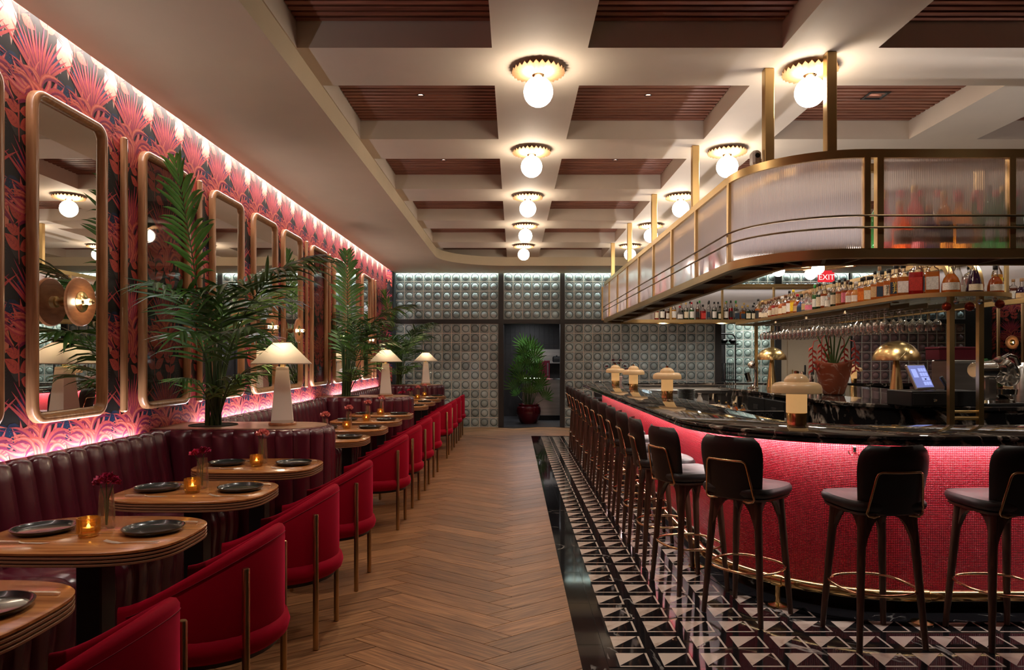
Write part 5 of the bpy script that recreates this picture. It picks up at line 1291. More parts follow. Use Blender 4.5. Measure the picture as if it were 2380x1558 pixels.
# -- gantry shelf: front row along the left edge, from the near end
rb = random.Random(11)
front = [('tall','gold','yellow','brown',1.05,None),('squat','whisky','white','black',1.0,None),('bell','purple','cream','black',1.05,None),('squat','amber','white','black',1.15,None),('square','amber','white','cork',1.2,None),('square','red','red','cork',1.25,None),('square','amber','white','black',1.1,None),('square','amber','navy','black',1.15,'iwai_gold'),('square','amber','cream','black',1.05,'iwai_black'),
 ('square','amber','navy','black',1.05,None),('tall','amber','tan','black',0.95,None),('square','gold','cream','black',0.95,None),('square','orange','orange','black',0.95,None),('round','gold','white','white',0.9,None),('round','amber','white','black',0.95,None),('tall','whisky','pink','black',0.95,None),('tall','whisky','tan','black',0.95,None),('tall','dark green','cream','black',0.95,None),('round','clear','white','white',0.9,None),('tall','whisky','white','white',1.0,None),
 ('tall','dark green','cream','black',1.0,None),('slim','green','white','green',0.9,None),('squat','clear','pink','cork',1.0,None),('round','clear','tan','cork',1.0,None),('squat','blue','navy','black',0.95,None),('round','whisky','tan','red',0.95,None),('tall','gold','yellow','yellow',1.0,None),('tall','whisky','white','black',1.0,None),('square','whisky','cream','brown',1.0,None),('round','amber','cream','white',1.0,None),('square','whisky','cream','brown',1.0,None),('square','red','cream','brown',1.0,None),('round','whisky','cream','brown',1.0,None),('squat','clear','cream','brown',1.0,None),('squat','clear','cream','cork',1.0,None),('round','brown','cream','brown',0.95,None)]
pos = [(4.12,5.93),(3.985,5.755),(3.79,5.725)]
arc = []
for k in range(1, 5): a = 1.5*PI-PI/2*(k+0.25)/4.6; arc.append((GX0+0.46+0.385*math.cos(a), GY0+0.46+0.385*math.sin(a)))
y = 6.16
line = []
while len(line) < 40: line.append((GX0+0.085, y)); y += 0.118+rb.uniform(-0.004,0.006)
allp = pos+arc+line
for k, b in enumerate(front):
    x, y = allp[k]
    if y > 10.4: break
    face = math.atan2(-x*0.8, -y) # turn towards the room
    txt = {'iwai_gold':('岩\n井',('ink_gold',0.047)),'iwai_black':('岩\n井',('ink_black',0.045))}.get(b[5])
    bottle(x, y, GZ+0.001, b[0], b[1], b[2], b[3], '%s %s bottle with %s label, %s from the near end of the gantry' % (b[0], b[1], b[2], ordn(k)), 'bottles along the near edge of the gantry shelf', -PI/2*0.35 if k > 2 else -0.2, b[4], txt[0] if txt else None, txt[1] if txt else None)
kk = 0; y = 6.22
while y < 10.2:
    sh = rb.choice(list(SHAPES)); lq = rb.choice(['amber','whisky','amber','clear','brown','red','gold']); lb_ = rb.choice(['cream','white','tan','black'])
    bottle(GX0+0.23+rb.uniform(-0.01,0.01), y, GZ+0.001, sh, lq, lb_, rb.choice(['black','cork','gold','brown']), '%s %s bottle in the second row of the gantry shelf, %s from the near end' % (sh, lq, ordn(kk)), 'bottles in the second row of the gantry shelf', -0.5, rb.uniform(0.95,1.12)); kk += 1; y += 0.16
for k, (x, y, sh, lq, lb_, cp) in enumerate(((3.78,5.93,'bell','clear','white','white'),(4.02,6.1,'square','clear','white','cork'),(3.50,6.02,'tall','amber','navy','black'),(3.62,6.12,'tall','whisky','white','black'),(4.13,6.3,'square','red','white','black'))):
    bottle(x, y, GZ+0.001, sh, lq, lb_, cp, '%s %s bottle behind the near end of the gantry, number %s from the left' % (sh, lq, ORD[k]), 'bottles at the near end of the gantry', 0, 1.2)
# -- far run of the rack
x = 2.62; k = 0
farset = ['red','black','brown','tan','clear','dark green','green','brown','red','clear','dark green','dark green','black','red','clear','amber','dark green','black','green','lime','lime','red','orange','orange','orange','whisky']
while x < 5.95:
    lq = farset[k] if k < len(farset) else rb.choice(['whisky','amber','clear','brown'])
    if lq == 'tan': lq = 'gold'
    sh = rb.choice(['tall','tall','round','slim','square']); lb_ = rb.choice(['cream','white','tan','red','black','cream','white','navy'])
    bottle(x, 12.80, ZB0+0.053, sh, lq, lb_, rb.choice(['black','black','gold','red']), '%s %s bottle, %s from the left on the far rack shelf' % (sh, lq, ordn(k)), 'bottles on the far rack shelf', 0, rb.uniform(1.0,1.15)); k += 1; x += rb.uniform(0.095,0.115)
x = 2.75; k = 0
while x < 5.9:
    lq = rb.choice(['black','dark green','whisky','amber','clear']); sh = rb.choice(['tall','slim','tall'])
    bottle(x, 12.93, ZB0+0.053, sh, lq, rb.choice(['cream','white','black']), rb.choice(['black','black','gold','green']), '%s %s bottle in the back row of the far rack shelf, %s from left' % (sh, lq, ordn(k)), 'bottles in the back row of the far rack', 0, rb.uniform(1.1,1.2)); k += 1; x += rb.uniform(0.15,0.2)
# -- right run
y = 6.9; k = 0
while y < 9.6:
    lq = rb.choice(['whisky','brown','clear','purple','amber','red']); sh = rb.choice(['round','squat','tall','square'])
    bottle(XRR+0.14, y, ZB0+0.053, sh, lq, rb.choice(['cream','white','tan','pink','navy']), rb.choice(['black','brown','cork']), '%s %s bottle on the right hand rack shelf, %s from the camera' % (sh, lq, ordn(k)), 'bottles on the right rack shelf', -0.6, rb.uniform(1.0,1.2)); k += 1; y += rb.uniform(0.12,0.15)
# -- behind the ribbed glass
fs = [('slim','red','cream'),('round','orange','cream'),('tall','pink','white'),('round','purple','cream'),('tall','gold','navy'),('square','gold','white'),('tall','green','cream'),('slim','green','white'),('tall','green','white'),('round','dark green','cream'),('tall','teal','orange'),('slim','teal','white'),('tall','dark green','cream'),('round','clear','cream'),('round','clear','white')]
for k, (sh, lq, lb_) in enumerate(fs):
    bottle(KX+0.16+k*0.098, KY-KR+0.10, ZB0+0.053, sh, lq, lb_, rb.choice(['black','red','gold']), '%s %s bottle blurred behind the front ribbed glass, %s from the left' % (sh, lq, ordn(k)), 'bottles behind the front ribbed glass', 0, 1.22+0.12*(k % 3))
    if k < 10: bottle(KX+0.20+k*0.13, KY-KR+0.24, ZB0+0.053, 'tall', rb.choice(['clear','pink','red','green']), 'white', 'red', 'tall bottle in the row behind the ribbed glass, %s from the left' % ordn(k), 'bottles in the second row behind ribbed glass', 0, 1.45)
for k in range(22):
    lq = rb.choice(['pink','blue','clear','purple','red','teal','clear']); sh = rb.choice(['tall','round','slim'])
    bottle(KX-KR+0.10, 5.5+k*0.32, ZB0+0.053, sh, lq, 'white', 'black', '%s %s bottle blurred behind the side ribbed glass, %s from the corner' % (sh, lq, ordn(k)), 'bottles behind the side ribbed glass', -PI/2, 1.1)
# ================================================================== HANGING WINE GLASSES
wg = MB(); wg.lathe([(0.036,0.0),(0.036,-0.003),(0.006,-0.008),(0.0038,-0.02),(0.0038,-0.085),(0.008,-0.095),(0.026,-0.110),(0.039,-0.130),(0.043,-0.155),(0.041,-0.18),(0.036,-0.205),(0.0345,-0.205),(0.039,-0.18),(0.041,-0.155),(0.037,-0.131),(0.024,-0.112),(0.001,-0.103)], 18)
wgm = wg.mesh('wine_glass', 'clear_glass', True, 60)
for i in range(4):
    for k in range(26):
        y = 6.55+k*0.128+(0.03 if i % 2 else 0)
        if y > 9.8: break
        o = obj('wine_glass', wgm, None, (GX0+0.19+i*0.17, y, GZ-0.066)); tag(o, 'clear stemmed wine glass hanging upside down under the gantry shelf', 'wine glass', 'hanging wine glasses')

for k in range(5):
    for gx in (GX0+0.10, GX1-0.10):
        obj('added_puck_light', pk_m, gt, (gx, 6.2+k*0.95, GZ-0.028))  # puck lights added under the gantry to brighten the bar interior
        d = bpy.data.lights.new('added_gantry_beam', 'SPOT'); d.energy = 8; d.spot_size = 2.4; d.spot_blend = 0.8; d.color = (1.0,0.90,0.78); d.shadow_soft_size = 0.03
        o = bpy.data.objects.new('added_gantry_beam', d); COL.objects.link(o); o.location = (gx, 6.2+k*0.95, GZ-0.045)
# ================================================================== THINGS ON AND ROUND THE ISLAND
ZI = 1.0675
def dome_lamp(loc, label):
    t = thing('brass_dome_lamp', label, 'lamp', loc, 0, 'brass dome lamps')
    MB().lathe([(0.001,0),(0.075,0.0),(0.072,0.01),(0.028,0.38),(0.022,0.42),(0.001,0.42)], 28).build('cone_stem', 'brass_dome', t)
    n = 40; pr = [(0.205*math.sin(a), 0.40+0.18*math.cos(a)*1.02) for a in [PI/2*k/10 for k in range(11)]][::-1]
    m = MB().lathe([(0.200,0.40)]+pr+[(0.001,0.5836)], n); m.build('dome_shade', 'brass_dome', t)
    pts = [(0.2065*math.cos(a)*math.cos(b), 0.2065*math.cos(a)*math.sin(b), 0.40+0.187*math.sin(a)) for a, b in [(0.02+1.5*k/12, -2.0+1.3*k/12) for k in range(13)]]
    MB().tube(pts, 0.0016, 5).build('overlap_seam', 'brass_dark', t)
    MB().sphere((0,0,0.47), 0.035, 12, 8).build('bulb', 'lamp_bulb', t)
    return t
dome_lamp((3.74,10.1,ZI), 'brass dome table lamp at the far end of the island, left of the beer taps')
dome_lamp((3.60,6.55,ZI), 'brass dome table lamp behind the cash register screen')
# clay vase with hanging heliconia
marble('clay_marble', (0.30,0.075,0.035), (0.62,0.40,0.30), 0.25, 4.0, 0.03, cover=0.1); pm('heliconia', (0.62,0.07,0.05), 0.4); pm('stalk', (0.07,0.13,0.03), 0.5)
t = thing('clay_vase', 'tall reddish veined clay vase with hanging red heliconia on the island', 'vase', (3.70,8.06,ZI))
m = MB(); rings = []
for r, z in ((0.10,0),(0.115,0.01),(0.15,0.12),(0.185,0.25),(0.20,0.34),(0.205,0.37),(0.198,0.385),(0.185,0.37),(0.17,0.30),(0.05,0.28)):
    rings.append([(r*math.cos(a)*(1+0.02*math.cos(3*a)), r*math.sin(a)*(1+0.03*math.sin(2*a)), z+(0.02*math.cos(2*a+0.5) if z > 0.33 else 0)) for a in [2*PI*i/28 for i in range(28)]])
m.loft(rings, True).build('vessel', 'clay_marble', t, angle=60)
rn = random.Random(5)
for k, (a, ln, ht) in enumerate(((2.9,0.16,0.30),(3.6,0.12,0.36),(-0.2,0.17,0.30),(0.5,0.12,0.34),(2.0,0.06,0.38),(1.0,0.05,0.36))):
    dx, dy = math.cos(a)*ln, math.sin(a)*ln*0.6
    st = MB().tube([(0,0,0.25),(dx*0.5,dy*0.5,0.38+ht*0.3),(dx*0.9,dy*0.9,0.38+ht*0.75),(dx*1.1,dy*1.1,0.38+ht)], [0.012,0.010,0.008,0.006], 7).build('stalk', 'stalk', t)
    if k < 5:
        hb = MB(); hx, hy = dx*1.45, dy*1.45; top_z = 0.38+ht*0.62
        hb.tube([(dx*1.05,dy*1.05,0.38+ht*0.85),(hx*0.95,hy*0.95,top_z+0.05),(hx,hy,top_z-0.02),(hx,hy,top_z-0.30)], 0.005, 6)
        for q in range(9):
            z = top_z-0.02-q*0.033; s = 1 if q % 2 else -1; l = 0.062
            tip = Vector((hx+s*l*0.8, hy, z-0.055)); b0 = Vector((hx,hy,z)); mid = (tip+b0)/2+Vector((s*0.012,0,0.006))
            hb.loft([[(b0.x,b0.y-0.008,b0.z+0.01),(b0.x,b0.y+0.008,b0.z+0.01),(b0.x,b0.y+0.008,b0.z-0.01),(b0.x,b0.y-0.008,b0.z-0.01)],[(mid.x,mid.y-0.013,mid.z+0.012),(mid.x,mid.y+0.013,mid.z+0.012),(mid.x,mid.y+0.009,mid.z-0.012),(mid.x,mid.y-0.009,mid.z-0.012)],[(tip.x,tip.y-0.001,tip.z),(tip.x,tip.y+0.001,tip.z),(tip.x,tip.y+0.001,tip.z-0.001),(tip.x,tip.y-0.001,tip.z-0.001)]])
        hb.build('hanging_flower', 'heliconia', t)
# cash drawer with touch screen
t = thing('cash_register', 'black cash drawer with tilted touch screen on the island', 'cash register', (3.62,6.17,ZI), 0.08)
MB().cbox(-0.20,0.44,-0.15,0.20,0.0,0.135,0.006).build('drawer_body', 'plastic_black', t, smooth=False)
o = MB().cbox(-0.19,0.18,-0.157,-0.149,0.012,0.118,0.003).build('drawer_front', 'plastic_black', t, smooth=False)
MB().lathe([(0.012,0),(0.014,0.002),(0.014,0.012),(0.004,0.014),(0.004,0.03),(0.010,0.032),(0.001,0.036)], 14, M=Matrix.Translation((0.0,-0.157,0.055)) @ Matrix.Rotation(PI/2,4,'X')).build('drawer_lock', 'chrome', o)
Ms = Matrix.Translation((0.02,-0.02,0.135)) @ Matrix.Rotation(0.5,4,'Z') @ Matrix.Rotation(-0.42,4,'X')
s = MB().cbox(-0.155,0.155,-0.012,0.012,0.01,0.245,0.006,M=Ms).build('screen_housing', 'steel', t, smooth=False)
MB().box(-0.145,0.145,-0.0135,-0.0125,0.025,0.235,M=Ms).build('display', 'screen_blue', s, smooth=False)
g_ = MB()
for i in range(3):
    for j in range(4): g_.box(0.0+i*0.045,0.038+i*0.045,-0.0150,-0.0138,0.045+j*0.043,0.078+j*0.043,M=Ms)
g_.box(-0.12,-0.04,-0.0150,-0.0138,0.12,0.20,M=Ms); g_.build('display_buttons', 'screen_tile', s, smooth=False)
MB().lathe([(0.001,0),(0.09,0.0),(0.09,0.008),(0.03,0.014),(0.001,0.014)], 20, (0.06,0.05,0.135)).build('screen_stand', 'chrome', t)
MB().tube([(0.06,0.05,0.145),(0.05,0.04,0.24)], 0.016).build('screen_arm', 'plastic_black', t)
o = MB().cbox(-0.06,0.06,-0.015,0.015,0,0.10,0.008,M=Matrix.Translation((0.22,-0.02,0.17)) @ Matrix.Rotation(0.9,4,'Z') @ Matrix.Rotation(-0.5,4,'X')).build('card_reader', 'plastic_black', t, smooth=False)
MB().tube([(0.22,-0.0,0.135),(0.22,-0.01,0.20)], 0.01).build('reader_stalk', 'plastic_black', o)
# steel box with maroon crate on it
o = MB().cbox(-0.20,0.16,-0.15,0.15,0,0.40,0.008).build('steel_cabinet', 'steel', None, (4.58,7.15,ZI), smooth=False); tag(o, 'brushed stainless upright cabinet on the island behind the brass posts', 'cabinet')
MB().cbox(-0.19,0.15,-0.156,-0.150,0.02,0.38,0.004).build('cabinet_door', 'steel', o, smooth=False)
pm('maroon_crate', (0.07,0.006,0.012), 0.35)
o = MB().cbox(-0.22,0.20,-0.12,0.12,0,0.115,0.006).build('storage_crate', 'maroon_crate', None, (4.52,7.15,ZI+0.402), smooth=False); tag(o, 'dark maroon box lying on top of the steel cabinet', 'box')
MB().cbox(-0.225,0.205,-0.125,0.125,0.112,0.135,0.005).build('crate_lid', 'maroon_crate', o, smooth=False)
# meat slicer
t = thing('meat_slicer', 'polished metal flywheel meat slicer on the island at right', 'meat slicer', (4.27,6.22,ZI), 0.25)
MB().cbox(-0.20,0.26,-0.14,0.16,0.0,0.025,0.006).build('foot_plate', 'plastic_black', t, smooth=False)
MB().loft([[(x*s,y*s,z) for x,y in squircle(0.20,0.14,3,30)] for z, s in ((0.025,0.95),(0.05,0.9),(0.065,0.6))], True).build('base', 'chrome', t)
MB().cbox(-0.10,0.02,-0.05,0.07,0.05,0.25,0.02).build('column', 'steel', t, smooth=True)
MB().lathe([(0.001,-0.17),(0.062,-0.17),(0.075,-0.15),(0.078,0.0),(0.085,0.01),(0.085,0.03),(0.07,0.05),(0.06,0.14),(0.001,0.14)], 26, M=Matrix.Translation((-0.03,0,0.315)) @ Matrix.Rotation(PI/2,4,'Y')).build('motor_drum', 'chrome', t, angle=50)
MB().lathe([(0.001,-0.012),(0.13,-0.008),(0.145,0.0),(0.13,0.006),(0.001,0.012)], 40, M=Matrix.Translation((0.15,0,0.30)) @ Matrix.Rotation(PI/2-0.35,4,'Y')).build('round_blade', 'chrome', t)
MB().tube([(0.09,-0.03,0.42),(0.16,-0.03,0.45),(0.24,-0.03,0.43),(0.28,-0.03,0.36)], 0.018, 12).build('guard_arm', 'chrome', t)
MB().lathe([(0.03,0.03),(0.095,0.07),(0.10,0.115),(0.094,0.115),(0.085,0.072),(0.001,0.045)], 26, (0.10,-0.04,0.03)).build('tray', 'chrome', t)
# steel urn, basket with moss, small bottles
o = MB().lathe([(0.001,0),(0.085,0.0),(0.085,0.32),(0.07,0.345),(0.04,0.36),(0.02,0.38),(0.001,0.38)], 26).build('steel_urn', 'steel', None, (4.95,6.75,ZI)); tag(o, 'cylindrical brushed steel urn with black tap behind the slicer', 'urn')
MB().cbox(-0.02,0.02,-0.14,-0.08,0.26,0.36,0.008).build('urn_tap', 'plastic_black', o)
pm('basket_weave', (0.62,0.42,0.22), 0.6); pm('moss', (0.12,0.14,0.02), 0.9, noise=(50,0.4), bump=(60,0.6))
t = thing('moss_basket', 'pale woven basket with two green moss balls at the right edge', 'basket', (5.08,6.95,ZI+0.10))
m = MB()
for k in range(4): m.tube([(x,y,0.012+k*0.024) for x,y in rrect(-0.13,0.2,-0.09,0.09,0.03,4)], 0.013, 8, True)
m.build('woven_side', 'basket_weave', t); MB().prism(rrect(-0.13,0.2,-0.09,0.09,0.03,4), 0.0, 0.02).build('basket_floor', 'basket_weave', t)
for x in (-0.035,0.11): MB().sphere((x,0,0.085), 0.075, 16, 10, sz=0.75).build('moss_ball', 'moss', t)
o = MB().cbox(-0.18,0.25,-0.13,0.12,0,0.10,0.006).build('wooden_stand', 'walnut', None, (5.08,6.95,ZI), smooth=False); tag(o, 'dark low stand under the moss basket', 'stand')
for k, (x,y) in enumerate(((4.32+0.29,6.06),(4.69,6.07))): bottle(x, y+0.02, ZI, 'round', 'clear', 'cream', 'gold', 'small gilt-necked bottle near the right end of the island, %s from left' % ORD[k], 'gilt-necked bottles', 0, 0.75)
# lever juicer, taps, monitor at the far end of the island
t = thing('lever_juicer', 'curved silver lever juicer standing on the far end of the island', 'juicer', (3.40,9.9,ZI))
MB().lathe([(0.001,0),(0.085,0.0),(0.085,0.008),(0.03,0.03),(0.02,0.05),(0.001,0.05)], 24).build('foot', 'chrome', t)
MB().tube([(0.03,0,0.03),(0.04,0,0.12),(0.045,0,0.22),(0.03,0,0.30),(0.0,0,0.32)], [0.028,0.018,0.016,0.02,0.022], 14).build('stem', 'chrome', t)
MB().lathe([(0.001,-0.02),(0.05,0.0),(0.055,0.03),(0.03,0.09),(0.001,0.10)], 20, M=Matrix.Translation((-0.035,0,0.30)) @ Matrix.Rotation(0.5,4,'Y')).build('head', 'chrome', t)
MB().lathe([(0.001,0.0),(0.034,0.0),(0.036,0.13),(0.033,0.13),(0.03,0.01),(0.001,0.008)], 20, M=Matrix.Translation((-0.05,0,0.09)) @ Matrix.Rotation(-0.3,4,'Y')).build('cup', 'chrome', t)
t = thing('beer_tap_tower', 'row of chrome beer taps with black handles on the island', 'beer taps', (4.05,9.75,ZI))
for k in range(3):
    MB().lathe([(0.001,0),(0.042,0.0),(0.042,0.22),(0.036,0.235),(0.001,0.24)], 20, (k*0.11,0,0)).build('column', 'chrome', t)
    o = MB().tube([(k*0.11,-0.04,0.18),(k*0.11,-0.09,0.18),(k*0.11,-0.10,0.14)], 0.011, 10).build('spout', 'chrome', t)
    MB().cbox(k*0.11-0.012,k*0.11+0.012,-0.085,-0.065,0.20,0.33,0.005).build('tap_handle', 'plastic_black', t)
t = thing('monitor', 'dark tilted monitor seen from behind beside the beer taps', 'monitor', (4.62,9.9,ZI), -0.3)
MB().cbox(-0.17,0.17,-0.012,0.012,0,0.22,0.005,M=Matrix.Translation((0,0,0.06)) @ Matrix.Rotation(-0.7,4,'X')).build('panel', 'plastic_black', t, smooth=False); MB().cbox(-0.08,0.08,-0.06,0.06,0,0.07,0.01).build('stand', 'steel', t)
# ---- working things on the inner ledge of the bar
ZL = 0.986
for k in range(9):
    o = MB().lathe([(0.001,0.0),(0.085,0.0),(0.105,0.010),(0.107,0.013),(0.10,0.013),(0.08,0.004),(0.001,0.004)], 28).build('stacked_plate', 'plate_black', None, (2.04,8.25,ZL+k*0.0155)); tag(o, 'black plate in the stack on the ledge, %s from the bottom' % ORD[k], 'plate', 'stack of black plates')
o = MB().lathe([(0.001,0),(0.032,0),(0.035,0.01),(0.030,0.05),(0.015,0.085),(0.017,0.10),(0.024,0.115),(0.02,0.115),(0.001,0.10)], 20).build('sake_flask', 'white_edge', None, (2.06,7.72,ZL)); tag(o, 'small white flask between the plate stack and the steel tins', 'flask')
for k, (x, y) in enumerate(((2.16,7.55),(2.26,7.05))):
    o = MB().lathe([(0.001,0),(0.045,0),(0.052,0.12),(0.050,0.12),(0.043,0.004),(0.001,0.004)], 24).build('shaker_tin', 'chrome', None, (x,y,ZL)); tag(o, '%s steel shaker tin on the ledge' % ('left' if k == 0 else 'right'), 'tin', 'shaker tins')
o = MB().cbox(-0.10,0.10,-0.55,0.20,0,0.022,0.006).build('wooden_board', 'trim_cream', None, (2.02,7.05,ZL), smooth=False); tag(o, 'pale wooden board on the service ledge', 'board')
for k in range(7):
    bottle(1.93+0.05*(k % 2), 6.55-0.11*k, ZL, 'round', ['clear','gold','clear','orange','clear','amber','gold'][k], ['cream','white','tan','orange','white','cream','black'][k], 'black' if k % 2 else 'gold', 'little dropper bottle on the ledge, %s from the far end' % ORD[k], 'bitters bottles', -0.5, 0.42)
t = thing('menu_box', 'black box lettered BOOK below the dropper bottles', 'box', (1.99,5.62,ZL))
MB().cbox(-0.19,0.19,-0.02,0.02,0,0.075,0.004).build('box_front', 'plastic_black', t, smooth=False); pm('ink_grey', (0.10,0.10,0.10), 0.5); lettering('BOOK', t, (0.03,-0.0215,0.04), 0.05, 'ink_grey')
# dried flowers at the far corner of the counter
pm('dried_petal', (0.14,0.004,0.03), 0.6); pm('pink_pot', (0.60,0.40,0.36), 0.5)
t = thing('flower_pot', 'pale pot of dark wine flowers at the far end of the counter', 'flower pot', (1.72,11.55,1.0675))
MB().lathe([(0.001,0),(0.06,0),(0.08,0.12),(0.075,0.13),(0.06,0.12),(0.001,0.11)], 20).build('pot', 'pink_pot', t)
for k in range(9):
    a = k*0.7; l = 0.14+0.03*(k % 3); tip = (math.cos(a)*l, math.sin(a)*l*0.6, 0.24+0.05*(k % 4)); MB().tube([(0,0,0.1),(tip[0]*0.4,tip[1]*0.4,0.2),tip], 0.003, 5).build('twig', 'stalk', t)
    m = MB(); carnation(m, tip, 0.028, 0); m.build('bloom', 'dried_petal', t)
# string of baubles on the near posts of the gantry
pm('bauble_red', (0.40,0.05,0.02), 0.15, 0.5); pm('bauble_silver', (0.7,0.7,0.7), 0.2, 1.0, bump=(60,0.5))
for k, (x,z,r,mt,d) in enumerate(((3.58,1.945,0.036,'bauble_red','left of the left post'),(3.77,1.945,0.038,'bauble_red','between the two posts'),(4.02,1.965,0.036,'bauble_red','right of the right post'),(3.66,1.985,0.022,'bauble_silver','on the left post'),(3.80,1.93,0.02,'bauble_silver','low between the posts'),(3.86,1.985,0.022,'bauble_silver','on the right post'),(3.98,2.0,0.022,'bauble_silver','far right'))):
    o = MB().sphere((0,0,0), r, 18, 12).build('bauble', mt, None, (x,5.755,z-0.03)); tag(o, '%s bauble hanging from the gantry, %s' % ('red glass' if 'red' in mt else 'silver', d), 'bauble', 'baubles on the gantry')
    MB().lathe([(0.006,r*0.96),(0.006,r+0.008),(0.001,r+0.01)], 8).build('bauble_cap', 'brass', o); MB().tube([(0,0,r),(0,0,GZ-0.028-(z-0.03))], 0.001, 4).build('bauble_string', 'white_edge', o)
# ---- chandelier of opal discs above the bar
t = thing('disc_chandelier', 'brass rod chandelier with round opal lamps above the bar', 'chandelier', (3.75,8.6,2.60))
MB().tube([(-0.55,0,-0.02),(-0.2,0.1,0.0),(0.15,0.1,0.01),(0.45,0.0,0.03),(0.5,-0.2,0.05)], 0.013, 8).build('rod', 'copper_ring', t); MB().tube([(0.0,0.1,0.0),(0.0,0.1,ZC-2.60)], 0.004, 6).build('cable', 'iron_black', t)
MB().tube([(-0.5,0.25,0.06),(-0.1,0.3,0.06),(0.4,0.2,0.06)], 0.013, 8).build('rod', 'copper_ring', t)
for (x,y,z,r) in ((-0.50,-0.05,-0.03,0.075),(-0.44,0.22,0.07,0.08),(0.0,-0.02,0.0,0.075),(-0.02,0.15,-0.05,0.07),(0.42,-0.1,0.10,0.075)): MB().sphere((x,y,z), r, 20, 12).build('opal_lamp', 'opal_light', t)
# ---- exit sign
t = thing('exit_sign', 'red glowing EXIT sign near the ceiling behind the bar', 'sign', (6.55,14.6,3.20))
pm('sign_white', (0.75,0.6,0.6), 0.5, emit=(1.0,0.75,0.72), estr=0.9)
MB().cbox(-0.17,0.17,-0.02,0.02,-0.10,0.10,0.006).build('sign_box', 'exit_red', t, smooth=False); lettering('EXIT', t, (0,-0.022,-0.005), 0.165, 'sign_white'); MB().cbox(-0.12,0.12,-0.02,0.02,0.10,ZS-3.20,0.003).build('sign_mount', 'exit_red', t, smooth=False)
# ---- security camera on the rack
o = MB().cbox(-0.03,0.03,-0.05,0.04,0,0.10,0.015).build('security_camera', 'white_edge', None, (1.705,4.92,ZB1)); tag(o, 'small white camera box on the brass rack by the corner post', 'camera'); MB().lathe([(0.016,0),(0.018,0.004),(0.001,0.006)], 12, M=Matrix.Translation((0,-0.05,0.06)) @ Matrix.Rotation(PI/2,4,'X')).build('camera_lens', 'iron_black', o)
# ================================================================== BACK OF THE ROOM
def fan_leaf(seed):
    rnd = random.Random(seed); m = MB(); n = 9
    for k in range(n):
        a = -1.15+2.3*k/(n-1); l = 0.36*(1-0.12*abs(a))*rnd.uniform(0.9,1.05); d = Vector((math.sin(a)*0.85, 0.0, math.cos(a))); w = Vector((math.cos(a),0,-math.sin(a)))*0.018
        o0 = d*0.02; mid = d*l*0.5+Vector((0,0.01,0)); tip = d*l+Vector((0,-0.05,-0.02)); f = Vector((0,0.006,0))
        m.add([tuple(o0),tuple(mid-w+f),tuple(mid),tuple(mid+w+f),tuple(tip-w*0.25),tuple(tip+w*0.25)], [(0,2,1),(0,3,2),(1,2,4),(2,3,5),(2,5,4)])
    return m.mesh('fan_leaf', 'fan_leaf', True, 60)
fl = [fan_leaf(k) for k in range(3)]
t = thing('potted_lady_palm', 'lady palm in a glossy maroon pot in the doorway', 'potted plant', (0.33,16.0,0.005))
MB().lathe([(0.001,0),(0.17,0.0),(0.20,0.03),(0.265,0.18),(0.285,0.28),(0.27,0.37),(0.235,0.405),(0.25,0.425),(0.25,0.44),(0.225,0.44),(0.20,0.40),(0.001,0.38)], 36).build('pot', 'glazed_maroon', t)
MB().lathe([(0.001,0.385),(0.215,0.39),(0.22,0.38)], 20).build('soil', 'soil', t)
rn = random.Random(8)
for k in range(26):
    hgt = 0.55+1.25*(k/26)**0.9; a = k*2.4; rad = 0.30*(1-0.75*(k/26))+0.04; bx_, by_ = math.cos(a)*rad, math.sin(a)*rad
    st = MB().tube([(bx_*0.25,by_*0.25,0.38),(bx_*0.6,by_*0.6,(0.38+hgt)/2),(bx_,by_,hgt)], 0.007, 5).build('cane', 'palm_stem', t)
    lf = obj('fan_leaf', fl[k % 3], st, (bx_,by_,hgt)); lf.rotation_euler = (rn.uniform(-0.15,0.15)-by_*0.8, bx_*1.1+rn.uniform(-0.2,0.2), rn.uniform(-0.7,0.7)); q = rn.uniform(0.85,1.15); lf.scale = (q,q,q)
t = thing('service_counter', 'stainless service counter in the dark passage behind the doorway', 'counter', (0.74,17.0,0.005))
MB().cbox(-0.55,0.45,-0.30,0.30,0.12,0.98,0.006).build('steel_body', 'steel', t, smooth=False); MB().cbox(-0.58,0.48,-0.33,0.33,0.98,1.02,0.006).build('steel_top', 'chrome', t, smooth=False); MB().cbox(-0.5,0.4,-0.25,0.25,0,0.12,0.004).build('plinth', 'kick_black', t, smooth=False)
o = MB().cbox(-0.6,0.5,-0.15,0.15,0,0.03,0.004).build('wall_shelf', 'steel', None, (1.0,17.7,1.37), smooth=False); tag(o, 'steel shelf on the passage wall above the service counter', 'shelf')
MB().box(-0.6,0.5,0.13,0.15,0.03,0.36).build('shelf_back', 'steel', o, smooth=False)
o = MB().cbox(-0.11,0.11,-0.09,0.09,0,0.15,0.03).build('coffee_pot', 'plastic_black', None, (1.08,17.68,1.40)); tag(o, 'black appliance on the passage shelf', 'appliance'); MB().lathe([(0.02,0.15),(0.02,0.17),(0.001,0.175)], 10).build('knob', 'plastic_black', o)
o = MB().cbox(-0.14,0.14,-0.04,0.04,0,0.42,0.006).build('drinks_sign', 'maroon_crate', None, (0.72,16.85,1.025), 0.15, smooth=False); tag(o, 'dark framed board standing on the service counter', 'board'); MB().box(0.07,0.10,-0.046,-0.041,0.05,0.36).build('board_stripe', 'steel', o, smooth=False)
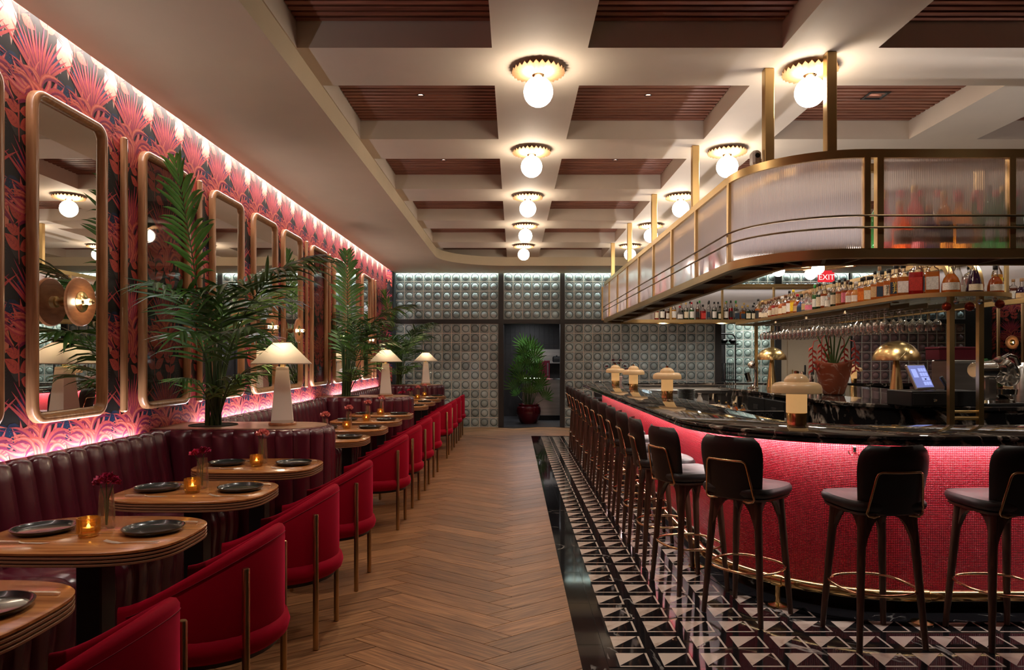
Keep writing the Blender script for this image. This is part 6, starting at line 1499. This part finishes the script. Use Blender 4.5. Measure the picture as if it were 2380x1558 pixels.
# shelf with black bowls in the recess and stacked tumblers
XQ = (XO0+0.22)
t = thing('black_wire_shelf', 'black tube shelf unit in the recess beside the glass block wall', 'shelf', (XO0-0.05,15.5,0))
MB().tube([(0.5,0,0.0),(0.5,0,1.9),(0.49,0,1.97),(0.45,0,2.02),(0.38,0,2.04),(-0.1,0,2.04)], 0.016, 10).build('bent_post', 'iron_black', t); MB().cbox(-0.12,0.53,-0.14,0.14,1.80,1.825,0.004).build('shelf_board', 'iron_black', t, smooth=False); MB().cbox(-0.12,0.53,-0.14,0.14,1.0,1.025,0.004).build('shelf_board', 'iron_black', t, smooth=False)
for k in range(3):
    o = MB().lathe([(0.001,0),(0.04,0),(0.085,0.05),(0.088,0.075),(0.06,0.095),(0.02,0.10),(0.012,0.115),(0.001,0.118)], 22).build('lidded_bowl', 'plate_black', None, (XO0-0.0+k*0.19,15.48,1.826)); tag(o, 'black lidded bowl on the recess shelf, %s from left' % ORD[k], 'bowl', 'black lidded bowls')
tm = MB().lathe([(0.001,0),(0.032,0),(0.036,0.09),(0.034,0.09),(0.030,0.006),(0.001,0.006)], 14).mesh('tumbler', 'clear_glass', True, 50)
for i in range(5):
    for k in range(4): o = obj('tumbler', tm, None, (XO0+0.03+i*0.085,15.47,1.026+k*0.0925)); tag(o, 'clear tumbler in the stacked rows on the recess shelf', 'tumbler', 'stacked tumblers')
# wallpaper bay at the far right with sconce and palm
paint_wall(wb, (XQ1+0.56, YB-0.001, 0.3), (1,0,0), (0,0,1), (0,-1,0), XR-XQ1-0.6, 3.0, u0=0.2, name='wallpaper')
for k, x in enumerate((10.5, 11.03)):
    o = MB().cbox(-0.03,0.03,-0.045,0,0.55,2.95,0.008).build('wood_batten', 'frame_wood', None, (x,YB-0.004,0)); tag(o, '%s wooden batten on the far right wallpaper' % ('left' if k == 0 else 'right'), 'batten', 'battens on the right wallpaper'); MB().cbox(-0.035,0.035,-0.05,0,0.52,0.55,0.004).build('batten_foot', 'frame_wood', o)
o = dup(sc, (10.75, YB-0.006, 1.84), -PI/2, 'small brass bulb sconce on the wallpaper at the far right')
make_palm((9.75, 14.3, 0.56), 'palm standing before the dark wall at the far right', [(f, a+1.2, tt) for f, a, tt in spec if f > 0], 0.72)
o = MB().cbox(-0.25,0.25,-0.22,0.22,0,0.56,0.01).build('planter_box', 'iron_black', None, (9.75,14.3,0), smooth=False); tag(o, 'dark planter under the far right palm', 'planter'); MB().box(-0.23,0.23,-0.2,0.2,0.56,0.565).build('soil', 'soil', o, smooth=False)
